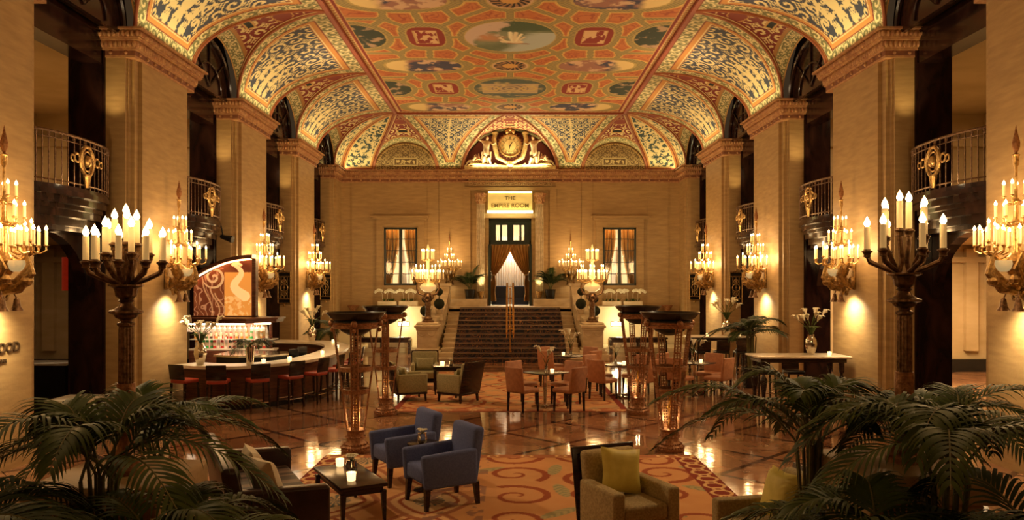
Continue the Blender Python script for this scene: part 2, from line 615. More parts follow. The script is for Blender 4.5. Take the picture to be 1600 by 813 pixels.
# ---- piers
for s in (-1, 1):
    side = 'left' if s < 0 else 'right'
    for i, (a, b) in enumerate(PIERS):
        mb = MB()
        X = lambda p, q: (min(s * p, s * q), max(s * p, s * q))
        mb.box(*X(7.1, 7.5), a, b, 0, ZC - .5)
        far = b if i == 4 else b - .3
        mb.box(*X(6.93, 7.1), a + .3, far, 0, ZC - .5)
        mb.box(*X(7.0, 7.1), a + .14, b - .14 if i < 4 else b, 0, ZC - .5)
        mb.box(*X(7.07, 7.12), a + .06, b - .06 if i < 4 else b, 0, ZC - .5)
        mb.box(*X(6.88, 7.1), a + .26, far + (0 if i == 4 else .04), 0, .35)
        struct(mb, 'wall_%s_pier' % side, 'stone', smooth=False)
        # dark marble behind
        mb = MB()
        mb.box(*X(7.5, 8.12), a - .06, b + .06, 0, ZC - .2)
        mb.box(*X(7.46, 7.56), a - .03, a + .05, 0, ZC)
        struct(mb, 'wall_%s_marble_jamb' % side, 'marble', smooth=False)
        # cornice with carved tiers
        mb = MB()
        mr_ = MB()
        e = YB if i == 4 else None
        for p, z0, z1 in ((.02, ZC - .50, ZC - .46), (.05, ZC - .37, ZC - .33), (.13, ZC - .20, ZC - .17), (.24, ZC - .04, ZC)):
            mb.box(*X(6.93 - p, 7.62), a - p, (e or b + p), z0, z1)
        mb.box(*X(6.93 - .07, 7.62), a - .07, (e or b + .07), ZC - .33, ZC - .2)
        mb.box(*X(6.93 - .15, 7.62), a - .15, (e or b + .15), ZC - .17, ZC - .04)
        mr_.box(*X(6.91, 7.6), a - .02, (e or b + .02), ZC - .46, ZC - .37)
        # leaves of the carved tiers, rosettes of the band
        for tier, (p, z, h, st) in enumerate(((.07, ZC - .26, .055, .085), (.17, ZC - .10, .05, .085))):
            for k in range(int((b - a + 2 * p) / st)):
                y = a - p + (k + .5) * st
                if e and y > e - .05:
                    break
                mb.ball((s * (6.93 - p), y, z), .042, 6, h / .035)
            for k in range(int((.62 + p) / st)):
                mb.ball((s * (6.93 - p + (k + .5) * st), a - p, z), .042, 6, h / .035)
        for k in range(int((b - a) / .3)):
            mb.ball((s * 6.9, a + (k + .5) * .3, ZC - .415), .035, 8)
        for k in range(2):
            mb.ball((s * (7.08 + k * .28), a - .02, ZC - .415), .035, 8)
        o = struct(mb, 'trim_%s_cornice' % side, 'cornice', ang=60)
        struct(mr_, 'trim_%s_rosette_band' % side, 'cornice_red', smooth=False)
    # dark lintels over the openings and the mezzanine slab
    for yc in YC:
        mb = MB()
        mb.box(*X(7.5, 7.9), yc - HO - .1, yc + HO + .1, ZC - .62, ZC + .04)
        mb.box(*X(7.46, 7.9), yc - HO - .1, yc + HO + .1, ZC - .1, ZC - .02)
        struct(mb, 'wall_%s_lintel' % side, 'marble', smooth=False)
        # dark marble spandrel that arches over the aisle opening
        mb = MB()
        sp_poly = [(yc - HO, 3.72), (yc - HO, 2.2)] + [(yc - 1.3 * math.cos(PI * k / 16), 2.3 + 1.15 * math.sin(PI * k / 16)) for k in range(17)] + [(yc + HO, 2.2), (yc + HO, 3.72)]
        for k in range(len(sp_poly) - 5):
            a, b = sp_poly[2 + k], sp_poly[3 + k]
            mb.prism([(a[0], a[1]), (b[0], b[1]), (b[0], 3.72), (a[0], 3.72)], s * 7.75, s * 7.95, 'x')
        struct(mb, 'wall_%s_spandrel' % side, 'marble', smooth=False, fix=True)
        # dark glazed lunette above
        mb = MB()
        n = 24
        poly = [(yc + 1.5 * math.cos(PI * k / n), ZC - .1 + 1.7 * math.sin(PI * k / n)) for k in range(n + 1)]
        mb.prism(poly, s * 7.12, s * 7.2, 'x')
        for ang in (45, 90, 135):
            mb.tube([(s * 7.1, yc, ZC), (s * 7.1, yc + 1.4 * math.cos(R(ang)), ZC + 1.2 * math.sin(R(ang)))], .025, 6)
        mb.torus((s * 7.1, yc, ZC - .05), .7, .025, 20, 'x', .85, 6, (0, .5))
        mb.torus((s * 7.08, yc, ZC - .05), 1.27, .05, 24, 'x', .9, 6, (0, .5))
        struct(mb, 'wall_%s_lunette_glazing' % side, 'marble')
    mb = MB().box(*X(8.12, 14), -2, YB, 3.72, 3.98)
    struct(mb, 'wall_%s_mezzanine_floor' % side, 'ivory', smooth=False)
    mb = MB()
    mb.box(*X(14, 14.2), -2, YB, 0, 8)
    mb.box(*X(8.12, 14), 22.7, 22.9, 0, 8)
    mb.box(*X(8.12, 14), 8, YB, 7.6, 7.8)
    # simple pilaster mouldings on the aisle wall
    for x in (8.9, 10.4, 11.9, 13.4):
        mb.box(*X(x, x + .35), 22.55, 22.7, .6, 3.6)
        mb.box(*X(x, x + .35), 22.55, 22.7, 4.0, 6.6)
    mb.box(*X(8.12, 14), 22.5, 22.7, 6.6, 6.85)
    mb.box(*X(8.12, 14), 22.52, 22.7, 3.2, 3.36)
    n = 16
    struct(mb, 'wall_%s_aisle' % side, 'ivory', smooth=False)
    struct(MB().box(*X(8.12, 14), 22.45, 22.68, 0, .36), 'baseboard_%s' % side, 'black', smooth=False)

# ---- back wall with door and window openings
DZ0, DZ1 = 1.68, 5.27
WZ0, WZ1 = 2.52, 4.9
WX = (3.82, 5.18)
mb = MB()
mb.box(-7.5, -WX[1], YB, YB + .35, 0, ZC)
mb.box(WX[1], 7.5, YB, YB + .35, 0, ZC)
for s in (-1, 1):
    x0, x1 = sorted((s * WX[0], s * WX[1]))
    mb.box(x0, x1, YB, YB + .35, 0, WZ0)
    mb.box(x0, x1, YB, YB + .35, WZ1, ZC)
    x0, x1 = sorted((s * .87, s * WX[0]))
    mb.box(x0, x1, YB, YB + .35, 0, ZC)
mb.box(-.87, .87, YB, YB + .35, 0, DZ0)
mb.box(-.87, .87, YB, YB + .35, DZ1, ZC)
# vertical joints as shallow raised panels
for s in (-1, 1):
    for (xa, xb) in ((1.86, 2.9), (2.93, 3.38), (5.62, 6.5)):
        x0, x1 = sorted((s * xa, s * xb))
        mb.box(x0, x1, YB - .03, YB, 1.68, ZC - .5)
# upper blind wall behind the vault
mb.box(-7.5, 7.5, YB + .3, YB + .5, ZC, ZT + .5)
struct(mb, 'wall_back', 'stone', smooth=False)

mb = MB()     # window surrounds, hoods, door surround
for s in (-1, 1):
    c = s * 4.5
    mb.box(c - .98, c - .72, YB - .08, YB, 1.68, 5.2)
    mb.box(c + .72, c + .98, YB - .08, YB, 1.68, 5.2)
    mb.box(c - .72, c + .72, YB - .08, YB, 4.94, 5.2)
    mb.box(c - 1.1, c + 1.1, YB - .16, YB, 5.2, 5.29)
    mb.box(c - 1.18, c + 1.18, YB - .24, YB, 5.28, 5.36)
    mb.box(c - .72, c + .72, YB - .12, YB, 2.42, 2.52)
for s in (-1, 1):
    x0, x1 = sorted((s * 1.62, s * 1.9))
    mb.box(x0, x1, YB - .07, YB, 1.68, 6.55)
mb.box(-1.62, 1.62, YB - .07, YB, 6.42, 6.55)
mb.box(-1.05, 1.05, YB - .1, YB, 5.27, 5.42)
struct(mb, 'trim_1', 'stone', smooth=False)

# fluted pilasters beside the door with carved capitals
for s in (-1, 1):
    mb = MB()
    c = s * 1.2
    mb.box(c - .17, c + .17, YB - .12, YB, 1.68, 5.86)
    for k in range(5):
        mb.tube([(c - .13 + k * .065, YB - .12, 2.0), (c - .13 + k * .065, YB - .12, 5.8)], .024, 6)
    mb.box(c - .2, c + .2, YB - .16, YB, 1.68, 1.85)
    struct(mb, 'wall_back_pilaster', 'stone_w')
    mb = MB()
    mb.lathe([(.15, 0), (.16, .1), (.2, .25), (.24, .36), (.24, .42)], 12, (c, YB - .1, 5.86), 1, .12, 6)
    for k in range(6):
        a = PI + PI * k / 5
        mb.ball((c + .19 * math.cos(a), YB - .1 + .17 * math.sin(a), 6.02), .05, 8, 1.6)
        mb.ball((c + .21 * math.cos(a), YB - .1 + .19 * math.sin(a), 6.2), .05, 8)
    struct(mb, 'wall_back_capital', 'cornice')

# back cornice
mb = MB()
for p, z0, z1 in ((.03, ZC - .50, ZC - .46), (.06, ZC - .37, ZC - .33), (.10, ZC - .33, ZC - .2), (.16, ZC - .2, ZC - .17), (.2, ZC - .17, ZC - .04), (.28, ZC - .04, ZC)):
    for x0, x1 in ((-6.95, -1.95), (1.95, 6.95)):
        mb.box(x0, x1, YB - p, YB, z0, z1)
    mb.box(-1.95, 1.95, YB - p - .12, YB, z0, z1)
for k in range(160):
    x = -6.9 + 13.8 * (k + .5) / 160
    q = .12 if abs(x) < 1.95 else 0
    mb.ball((x, YB - .10 - q, ZC - .27), .04, 6, 1.5)
    mb.ball((x, YB - .2 - q, ZC - .10), .04, 6, 1.4)
for k in range(34):
    x = -6.7 + 13.4 * (k + .5) / 34
    if abs(x) > 2:
        mb.ball((x, YB - .05, ZC - .415), .035, 8)
struct(mb, 'trim_2', 'cornice', ang=60)
mb = MB()
mb.box(-6.95, 6.95, YB - .05, YB, ZC - .46, ZC - .37)
struct(mb, 'trim_3', 'cornice_red', smooth=False)

# carved relief panel over the sign
n1, n2 = 40, 400
u = np.linspace(-1.72, 1.72, n2)[None, :] + np.zeros((n1, 1))
v = np.linspace(0, .34, n1)[:, None] + np.zeros((1, n2))
P = np.stack([u, np.full_like(u, YB - .075), 6.59 + v], -1)
sc_ = scroll(np.abs(u) + .02, v, .17, 2.2)
P[..., 1] -= sc_ * .015
C = np.ones(u.shape + (3,)) * np.array((.30, .19, .09))
C = mix(C, sc_, (.55, .40, .2))
edge = (np.minimum(v, .34 - v) < .03) | (1.72 - np.abs(u) < .03) | (np.abs(np.abs(u) - 1.3) < .015)
C = mix(C, edge * 1., (.45, .30, .15))
M['paint'] = vmat('painted_plaster', .65)
o = grid_obj('relief_panel', P, C, M['paint'])
tag(o, 'carved scrollwork frieze panel above the illuminated sign', 'relief')
o.name = 'carved_frieze'

# ================================================================ VAULTED COVE
Hc = ZT - ZC
SC_ = 2.64
BURG = (.22, .028, .022)
GLD = (.62, .36, .12)
CRM = (.80, .68, .36)
ORG = (.60, .28, .08)
NAVY = (.055, .065, .10)
GRN = (.20, .20, .09)


def band_lines(C, d, lst):
    for a, b, col in lst:
        C = mix(C, ((d >= a) & (d < b)) * 1., col)
    return C


def ts_fn(th, w2, h0):
    q = np.cos(th)
    zm = Hc * np.sin(th)
    crest = Hc - (Hc - h0) * q * q
    return w2 * np.sqrt(np.clip(1 - (zm / crest) ** 2, 0, 1)), crest


def cove_panels(place, c, w2, h0, Tn, NT, name, inner='figures', NU=None, wmax=1):
    """half bay on +t and its lunette half; place(t, s, z) -> xyz arrays. Tn(theta) = end of the panel."""
    th = np.linspace(0, PI / 2, NT)[:, None]
    tsv, crest = ts_fn(th, w2, h0)
    arc = th * 2.25
    amax = PI / 2 * 2.25
    out = []
    # lunette (groin) part
    nu = NU or 70
    u = np.linspace(0, 1, nu)[None, :]
    t = tsv * np.sin(u * PI / 2)
    z = crest * np.sqrt(np.clip(1 - (t / w2) ** 2, 0, 1))
    s = c * (1 - np.cos(th)) + 0 * u
    A = arc + 0 * u
    C = np.ones(t.shape + (3,)) * np.array(BURG)
    # distance to the seam along the sheet
    phi = np.arcsin(np.clip(t / w2, 0, 1))
    phs = np.arcsin(np.clip(tsv / w2, 0, 1))
    d = (phs - phi) * w2 * 1.0
    along = s + 0 * t
    al = phi * w2 * 1.1
    m = scroll(al * 1.0 + .13, along + .2, .42, 2.4, 3)
    m *= (fbm(al * 6, along * 6, 5, 2) > .36)
    C = mix(C, m, (.78, .62, .30))
    ov = ((al / .30) ** 2 + ((s - 1.55) / .22) ** 2)
    C = mix(C, (ov < 1.5) * 1., BURG)
    C = mix(C, ((ov < 1.3) & (ov > 1)) * 1., GLD)
    C = mix(C, ((ov <= 1)) * 1., (.26, .05, .035))
    vent = (np.abs(al - .0) < .20) & (np.abs(s - .75) < .075)
    C = mix(C, ((np.abs(al) < .25) & (np.abs(s - .75) < .12)) * 1., GLD)
    C = mix(C, vent * 1., (.004, .003, .003))
    # wall-side border: green strip with cream ornament
    C = mix(C, (s < .42) * 1., (.45, .22, .07))
    C = mix(C, (s < .34) * 1., GRN)
    m2 = scroll(s + .03, al, .17, 2.0, 8) * (s < .31) * (s > .04)
    C = mix(C, m2, CRM)
    C = mix(C, (s < .03) * 1., GLD)
    C = band_lines(C, d, ((0, .05, (.5, .25, .07)), (.05, .075, CRM), (.075, .12, BURG)))
    P0 = (t, s, z)
    out.append((P0, C))
    # main cove panel
    nt = max(24, int(wmax * 60))
    u = np.linspace(0, 1, nt)[None, :]
    Tm = Tn(th)
    t = tsv + (Tm - tsv) * u
    z = Hc * np.sin(th) + 0 * t
    s = c * (1 - np.cos(th)) + 0 * t
    A = arc + 0 * t
    d = t - tsv
    db = A
    dt = amax - A
    dd = np.minimum(np.minimum(d, db), dt)
    dm = Tm - t            # distance from the mirror line
    if inner == 'corner':
        dd = np.minimum(dd, dm)
    C = np.ones(t.shape + (3,)) * np.array(NAVY)
    if inner == 'figures':
        k = scroll(dm + .02, A + .1, .46, 2.5, 2)
        body = (fbm(dm * 9, A * 7, 9, 3) > .47) & (np.sin(dm * 17 + 2 * fbm(dm * 4, A * 4, 3, 2)) > -.55)
        fig = (A < amax * .56) & (A > .5)
        m = np.where(fig & body & (dm < .75), 1., k * (fbm(dm * 7, A * 7, 12, 2) > .34))
    elif inner == 'corner':
        m = ((fbm(t * 9, A * 9, 4, 3) > .53) | (scroll(t, A, .3, 2.4, 4) * (fbm(t * 6, A * 6, 8, 2) > .5) > 0)) * 1.
        C[:] = (.05, .075, .075)
    else:
        m = scroll(dm + .02, A + .1, .26, 2.2, 2)
        m = np.maximum(m, (dm < .035) * 1.)
    C = mix(C, m, (.80, .66, .34))
    if inner == 'corner':
        C = band_lines(C, dd, ((0, .05, (.5, .25, .08)), (.05, .09, BURG), (.09, .16, ORG), (.16, .19, CRM)))
    else:
        band = (dd > .10) & (dd < .40)
        C = mix(C, band * 1., GRN)
        near_b = (db <= d) & (db <= dt)
        uu = np.where(d == dd, A, t)
        m2 = scroll(uu, dd - .11, .28, 2.0, 6)
        C = mix(C, band * m2, CRM)
        C = band_lines(C, dd, ((0, .035, BURG), (.035, .07, (.5, .25, .07)), (.07, .1, BURG), (.40, .44, BURG), (.44, .54, ORG), (.54, .565, CRM), (.565, .6, (.35, .13, .05))))
    out.append(((t, s, z), C))
    return out


def place_side(sgn, yc, dirn):
    def f(t, s, z):
        return np.stack([sgn * (XW - s), yc + dirn * t, ZC + z], -1)
    return f


def place_back(xc, dirn):
    def f(t, s, z):
        return np.stack([xc + dirn * t, YB - s, ZC + z], -1)
    return f


half = 5.35 / 2
for sgn in (-1, 1):
    side = 'left' if sgn < 0 else 'right'
    for k, yc in enumerate(YC):
        for dirn in (-1, 1):
            last = k == 4 and dirn == 1
            hi = k > 0
            if last:
                Tn = lambda th: 2.65 * np.cos(th) + 0 * th
            else:
                Tn = lambda th: half + 0 * th
            parts = cove_panels(None, SC_, 1.37, 1.16, Tn, 120 if hi else 40, '', 'corner' if last else 'figures', wmax=1.6 if hi else .6)
            f = place_side(sgn, yc, dirn)
            for (P0, C), nm in zip(parts, ('groin', 'panel')):
                o = grid_obj('ceiling_vault_%s' % nm, f(*P0), C, M['paint'])
                o['kind'] = 'structure'
for xc, w2, h0, ends in ((-4.29, 1.3, 1.16, (('corner', None), ('v', 1.345))), (0, 1.92, 1.62, (('v', None), ('v', None))), (4.29, 1.3, 1.16, (('v', None), ('corner', None)))):
    for dirn in (-1, 1):
        corner = (xc < 0 and dirn < 0) or (xc > 0 and dirn > 0)
        if corner:
            Tn = lambda th: 2.64 * np.cos(th) + 0 * th
            kind = 'corner'
        else:
            # the panel between two lunettes is split on its own middle line
            w_in, w_c = 1.3, 1.92
            def Tn(th, xc=xc):
                tc_ = ts_fn(th, 1.92, 1.62)[0]
                tsd = ts_fn(th, 1.3, 1.16)[0]
                mid = (tc_ + 4.29 - tsd) / 2
                return mid if xc == 0 else 4.29 - mid
            kind = 'v'
        parts = cove_panels(None, 2.65, w2, h0, Tn, 120, '', kind, wmax=1.2)
        f = place_back(xc, dirn)
        for (P0, C), nm in zip(parts, ('groin', 'panel')):
            o = grid_obj('ceiling_vault_%s' % nm, f(*P0), C, M['paint'])
            o['kind'] = 'structure'

# ---- flat painted ceiling
def sdseg(x, y, a, b):
    ax, ay = a
    bx, by = b
    dx, dy = bx - ax, by - ay
    h = np.clip(((x - ax) * dx + (y - ay) * dy) / (dx * dx + dy * dy), 0, 1)
    return np.hypot(x - ax - dx * h, y - ay - dy * h)


def sdell(x, y, cx, cy_, rx, ry, p=2):
    q = (np.abs((x - cx) / rx) ** p + np.abs((y - cy_) / ry) ** p) ** (1 / p)
    return (q - 1) * min(rx, ry)


def ceiling_paint(x, y):
    ax = np.abs(x)
    per = 5.25
    v = (y - 20.05 + per / 2) % per - per / 2
    row = np.round((y - 20.05 - v) / per)
    av = np.abs(v)
    H = per / 2
    ell = [(0, 0, 1.2, 1.25, 2), (0, H, .56, .56, 2), (2.19, 0, .5, .8, 3.4), (3.95, 0, .72, .95, 2), (2.55, H, 1.15, .62, 2.3)]
    A, B = (1.3, 1.38), (3.1, 1.38)
    segs = [((0, 1.2), (0, 2.1)), (A, (.9, .85)), (A, (.4, 2.2)), (A, (1.6, 2.2)), (A, (1.85, .65)), ((2.19, .8), (2.3, 2.05)), (B, (2.5, .65)),
            (B, (3.0, 2.1)), (B, (3.5, .75)), (B, (4.4, 1.38)), ((1.2, 0), (1.7, 0)), ((2.68, 0), (3.2, 0)), ((.56, H), (1.4, H)), ((3.7, H), (4.4, H))]
    de = np.full(x.shape, 9.)
    ids = np.zeros(x.shape, int)
    for i, e in enumerate(ell):
        d = sdell(ax, av, *e)
        ids = np.where(d < de, i, ids)
        de = np.minimum(de, d)
    ds = np.full(x.shape, 9.)
    for a, b in segs:
        ds = np.minimum(ds, sdseg(ax, av, a, b))
    for n in (A, B):
        ds = np.minimum(ds, np.abs(np.hypot(ax - n[0], av - n[1]) - .12) + .03)
    df = np.minimum(np.abs(np.maximum(de, 0) - .09), ds)
    df = np.where(de < 0, -de + .09, df)
    f1 = fbm(x * 3, y * 3, 1)
    C = np.ones(x.shape + (3,)) * np.array((.54, .16, .05))
    C = mix(C, (f1 - .3) * 1.4, (.62, .25, .085))
    sw = (np.sin(12 * fbm(x * 3.2, y * 3.2, 7, 2) * 2.2) > .55) & (df > .22)
    C = mix(C, sw * .75, (.33, .06, .03))
    C = mix(C, ((df > .17) & (df < .20)) * .8, (.40, .12, .04))
    C = mix(C, (df < .125) * 1., (.70, .45, .13))
    chk = (np.floor(x * 18) + np.floor(y * 18)) % 2
    C = mix(C, (df < .085) * 1., (.25, .20, .085))
    C = mix(C, (df < .07) * chk, (.42, .32, .12))
    ins = de < 0
    # painted scenes: clouded figures on dark and sky grounds
    n1 = fbm(x * 1.6 + 3, y * 1.6, 21, 5)
    n2 = fbm(x * 2.3, y * 2.3 + 5, 33, 5)
    n3 = fbm(x * 4, y * 4, 41, 4)
    S = np.ones(x.shape + (3,)) * np.array((.10, .13, .07))
    # large roundels
    big = S.copy()
    big = mix(big, (n1 - .40) * 7, (.34, .40, .34))
    big = mix(big, (n2 - .56) * 9, (.62, .36, .20))
    big = mix(big, (n3 - .58) * 12, (.85, .74, .52))
    big = mix(big, (.42 - n3) * 10, (.04, .07, .03))
    # a pale winged figure by dark foliage and water
    by = -v
    big = mix(np.ones(x.shape + (3,)) * np.array((.13, .16, .09)), (n1 - .35) * 3, (.24, .27, .17))
    big = mix(big, (x - .15 + n2 * .5 - by * .5 - .35) * 3 * (by < .35), (.45, .50, .46))
    big = mix(big, 1.4 - ((x + .55) / .5) ** 2 - ((by + .02) / .42) ** 2 - n3, (.55, .25, .12))
    big = mix(big, (by + .3 * n2 - .55) * 5, (.06, .10, .05))
    big = mix(big, (-x + n3 - 1.1 + by * .6) * 5, (.60, .45, .36))
    wy = v - n3 * .12
    for (a, b, w, cl) in (((-.1, .30), (.30, .34), .13, (.80, .66, .42)), ((.12, .28), (.05, -.45), .07, (.86, .78, .54)), ((.16, .25), (.20, -.40), .07, (.78, .66, .42)),
                          ((.20, .25), (.34, -.28), .06, (.88, .78, .54)), ((.25, .28), (.44, -.10), .05, (.76, .62, .38)), ((.0, .3), (-.22, .02), .05, (.84, .70, .46)), ((-.22, .02), (-.12, -.16), .04, (.84, .70, .46))):
        big = mix(big, (w - sdseg(x + n2 * .1, wy, a, b)) * 30, cl)
    big = mix(big, (.05 - sdseg(x, wy, (-.05, .42), (.5, .5))) * 30, (.30, .14, .07))
    # the second roundel is a geometric medallion
    geo = np.ones(x.shape + (3,)) * np.array((.07, .10, .09))
    rr = np.hypot(x / 1.2, v / 1.25)
    geo = mix(geo, ((ax < .92) & (av < .62)) * 1., (.50, .36, .20))
    geo = mix(geo, (np.sin(rr * 40) > 0) * (rr < .5), (.22, .16, .12))
    geo = mix(geo, (np.abs(np.hypot(ax - .62, v) - .24) < .035) * 1., (.62, .45, .12))
    geo = mix(geo, (n3 - .5) * 3, (.6, .45, .2))
    big = np.where((row % 2 == 1)[..., None], geo, big)
    # horizontal ovals
    hor = np.ones(x.shape + (3,)) * np.array((.05, .05, .10))
    hor = mix(hor, (n1 - .47) * 8, (.35, .16, .12))
    hor = mix(hor, (n3 - .52) * 10, (.66, .44, .28))
    hor = mix(hor, (ax - 3.25 + n1 * .6) * 4, (.80, .60, .26))
    # side roundels
    dk = np.ones(x.shape + (3,)) * np.array((.035, .05, .035))
    dk = mix(dk, (n3 - .55) * 9, (.45, .30, .18))
    # red octagons with cream figures
    rd = np.ones(x.shape + (3,)) * np.array((.27, .025, .02))
    fig = (fbm(x * 9, y * 4, 50, 3) > .47) & (np.abs(ax - 2.19) < .28) & (av < .5)
    rd = mix(rd, fig * 1., (.72, .47, .24))
    rd = mix(rd, ((np.abs(ax - 2.19) > .28) | (av > .5)) & ((np.abs(ax - 2.19) < .31) & (av < .54)), (.6, .38, .15))
    # openwork rosettes
    o8r = np.hypot(x, av - H)
    o8a = np.arctan2(av - H, x)
    ro = np.ones(x.shape + (3,)) * np.array((.015, .008, .006))
    ro = mix(ro, (np.sin(o8a * 16 + o8r * 20) > .1) * (o8r > .2), (.38, .2, .1))
    ro = mix(ro, (o8r < .22) * 1., (.66, .36, .10))
    ro = mix(ro, (o8r > .47) * 1., (.62, .42, .24))
    for i, T in enumerate((big, ro, rd, dk, hor)):
        C = np.where((ins & (ids == i))[..., None], T, C)
    C = mix(C, (np.abs(de) < .02) * 1., (.5, .36, .12))
    # outer border
    e = np.minimum(4.29 - ax, 28.85 - y)
    C = mix(C, (e < .30) * 1., BURG)
    C = mix(C, ((e > .06) & (e < .20)) * 1., (.55, .26, .10))
    C = mix(C, ((e > .10) & (e < .16)) * (np.sin((x + y) * 40) > 0), CRM)
    C = mix(C, ((e > .27) & (e < .30)) * 1., GLD)
    return C


for y0, y1, st in ((8, 17, .05), (17, 23, .026), (23, 28.85, .026)):
    xs = np.linspace(-4.29, 4.29, int(8.58 / st) + 1)
    ys = np.linspace(y0, y1, int((y1 - y0) / st) + 1)
    X_, Y_ = np.meshgrid(xs, ys)
    o = grid_obj('ceiling_painted', np.stack([X_, Y_, np.full_like(X_, ZT)], -1), ceiling_paint(X_, Y_), M['paint'])
    o['kind'] = 'structure'
struct(MB().box(-7.6, 7.6, -4, 8, ZT, ZT + .2).box(-8.2, 8.2, 4.7, YB + .5, ZT + .35, ZT + .5), 'ceiling', 'ivory', smooth=False)
struct(MB().box(-16, -7.6, -4, 8, 8, 8.2).box(7.6, 16, -4, 8, 8, 8.2), 'ceiling_front', 'ivory', smooth=False)
struct(MB().box(-8, 8, -4.2, -4, 0, 9.2), 'wall_front', 'stone', smooth=False)
for s in (-1, 1):
    x0, x1 = sorted((s * 7.5, s * 7.7))
    struct(MB().box(x0, x1, -4, 6.1, 0, 9.2), 'wall_%s_front' % ('left' if s < 0 else 'right'), 'stone', smooth=False)
# gilt mouldings along the groin seams and the ceiling edge
mb = MB()
for s in (-1, 1):
    mb.box(s * 4.29 - .05, s * 4.29 + .05, 8, 28.9, ZT - .07, ZT - .002)
mb.box(-4.34, 4.34, 28.8, 28.9, ZT - .07, ZT - .002)
struct(mb, 'trim_4', mat('burgundy_moulding', (.36, .09, .05), .5), smooth=False)
mb = MB()
for s in (-1, 1):
    for yc in YC[1:]:
        for dirn in (-1, 1):
            pts = []
            for th in np.linspace(0, PI / 2, 24):
                t_ = float(ts_fn(th, 1.37, 1.16)[0])
                pts.append((s * (XW - SC_ * (1 - math.cos(th)) - .01), yc + dirn * t_, ZC + Hc * math.sin(th)))
            mb.tube(pts, .035, 6)
for xc, w2, h0 in ((-4.29, 1.3, 1.16), (0, 1.92, 1.62), (4.29, 1.3, 1.16)):
    for dirn in (-1, 1):
        pts = []
        for th in np.linspace(0, PI / 2, 24):
            t_ = float(ts_fn(th, w2, h0)[0])
            pts.append((xc + dirn * t_, YB - 2.65 * (1 - math.cos(th)) - .01, ZC + Hc * math.sin(th)))
        mb.tube(pts, .035, 6)
struct(mb, 'trim_5', mat('groin_moulding', (.40, .13, .06), .5))

# ---- back tympana (painted half-round panels)
for xc in (-4.29, 4.29):
    r_ = np.linspace(0, 1, 60)[:, None]
    a_ = np.linspace(0, PI, 120)[None, :]
    U = r_ * np.cos(a_) * 1.27
    V = r_ * np.sin(a_) * 1.13
    C = np.ones(U.shape + (3,)) * np.array((.16, .10, .045))
    C = mix(C, scroll(np.abs(U) + .02, V, .21, 2.2, 4), (.50, .36, .16))
    fr = (np.abs(U) < .5) & (V > .18) & (V < .52)
    C = mix(C, fr * 1., (.55, .42, .2))
    C = mix(C, ((np.abs(U) < .45) & (V > .23) & (V < .47)) * 1., (.14, .08, .035))
    C = mix(C, ((np.abs(U) < .38) & (V > .27) & (V < .43)) * (fbm(U * 20, V * 20, 3, 2) > .5), (.6, .45, .2))
    C = mix(C, (r_ > .93) * (np.sin(a_ * 70) > -.2), (.62, .42, .16))
    C = mix(C, (r_ > .975) * 1., (.3, .15, .06))
    o = grid_obj('wall_back_tympanum', np.stack([xc + U, YB - .0 + 0 * U, ZC + V], -1), C, M['paint'])
    o['kind'] = 'structure'
# clock niche
mb = MB()
n = 32
poly = [(1.9 * math.cos(PI * k / n), ZC + 1.6 * math.sin(PI * k / n)) for k in range(n + 1)]
mb.prism(poly, YB + .12, YB + .2, 'y')
struct(mb, 'wall_back_niche', mat('niche_crimson', (.16, .03, .02), .7))

# ================================================================ DOOR, WINDOWS, SIGN
def drape(xo, inner, z0, z1, y, nf=9, n=60, k=40, amp=.045, t0=0):
    """pleated cloth from the fixed edge xo to inner(v), v=0 bottom .. 1 top"""
    vs = []
    for j in range(k + 1):
        v = j / k
        xi = inner(v)
        for i in range(n + 1):
            u = i / n
            w = abs(xi - xo)
            vs.append((xo + (xi - xo) * u, y + amp * math.cos(u * nf * 2 * PI) * (.5 + .5 * min(1, .35 / max(w, .05)) + .2), z0 + (z1 - z0) * v))
    fs = []
    for j in range(k):
        for i in range(n):
            a = j * (n + 1) + i
            fs.append((a, a + 1, a + n + 2, a + n + 1))
    return vs, fs


# room beyond the back wall
mb = MB()
mb.box(-7, 7, YB + 4.2, YB + 4.4, 1.5, 6)
mb.box(-7, 7, YB + .35, YB + 4.2, 1.5, 1.68)
mb.box(-7, 7, YB + .36, YB + 4.2, 5.9, 6.1)
mb.box(-7.2, -7, YB + .35, YB + 4.4, 1.5, 6)
mb.box(7, 7.2, YB + .35, YB + 4.4, 1.5, 6)
struct(mb, 'wall_beyond', mat('inner_room_plaster', (.75, .66, .5), .8), smooth=False)
for x in (-4.5, 0, 4.5):
    add_light('AREA', 'inner_room_light', (x, YB + 1.6, 5.7), 700 if x == 0 else 140, (1, .86, .68), 1.6, (0, 0, 0), 1.6)

# door_1
o = MB()
for s in (-1, 1):
    o.box(s * .87 - .07 * (s > 0), s * .87 + .07 * (s < 0), YB + .02, YB + .2, DZ0, DZ1)
o.box(-.87, .87, YB + .02, YB + .2, DZ1 - .1, DZ1)
o.box(-.87, .87, YB + .02, YB + .2, 4.2, 4.36)
for x in (-.8, -.02, .72, -.42, .38):
    o.box(x - .0, x + .09, YB + .05, YB + .16, 4.36, DZ1 - .1)
o.box(-.8, .8, YB + .04, YB + .17, 5.0, DZ1 - .1)
o.box(-.8, -.58, YB + .04, YB + .17, 4.36, 5.0)
o.box(.58, .8, YB + .04, YB + .17, 4.36, 5.0)
o.box(-.12, .14, YB + .04, YB + .17, 4.36, 5.0)
door = struct(o, 'door_1', 'green', smooth=False)
MB().box(-.8, .8, YB + .1, YB + .105, 4.36, 5.1).build('transom_pane', 'glass', door, smooth=False)
d2 = MB()
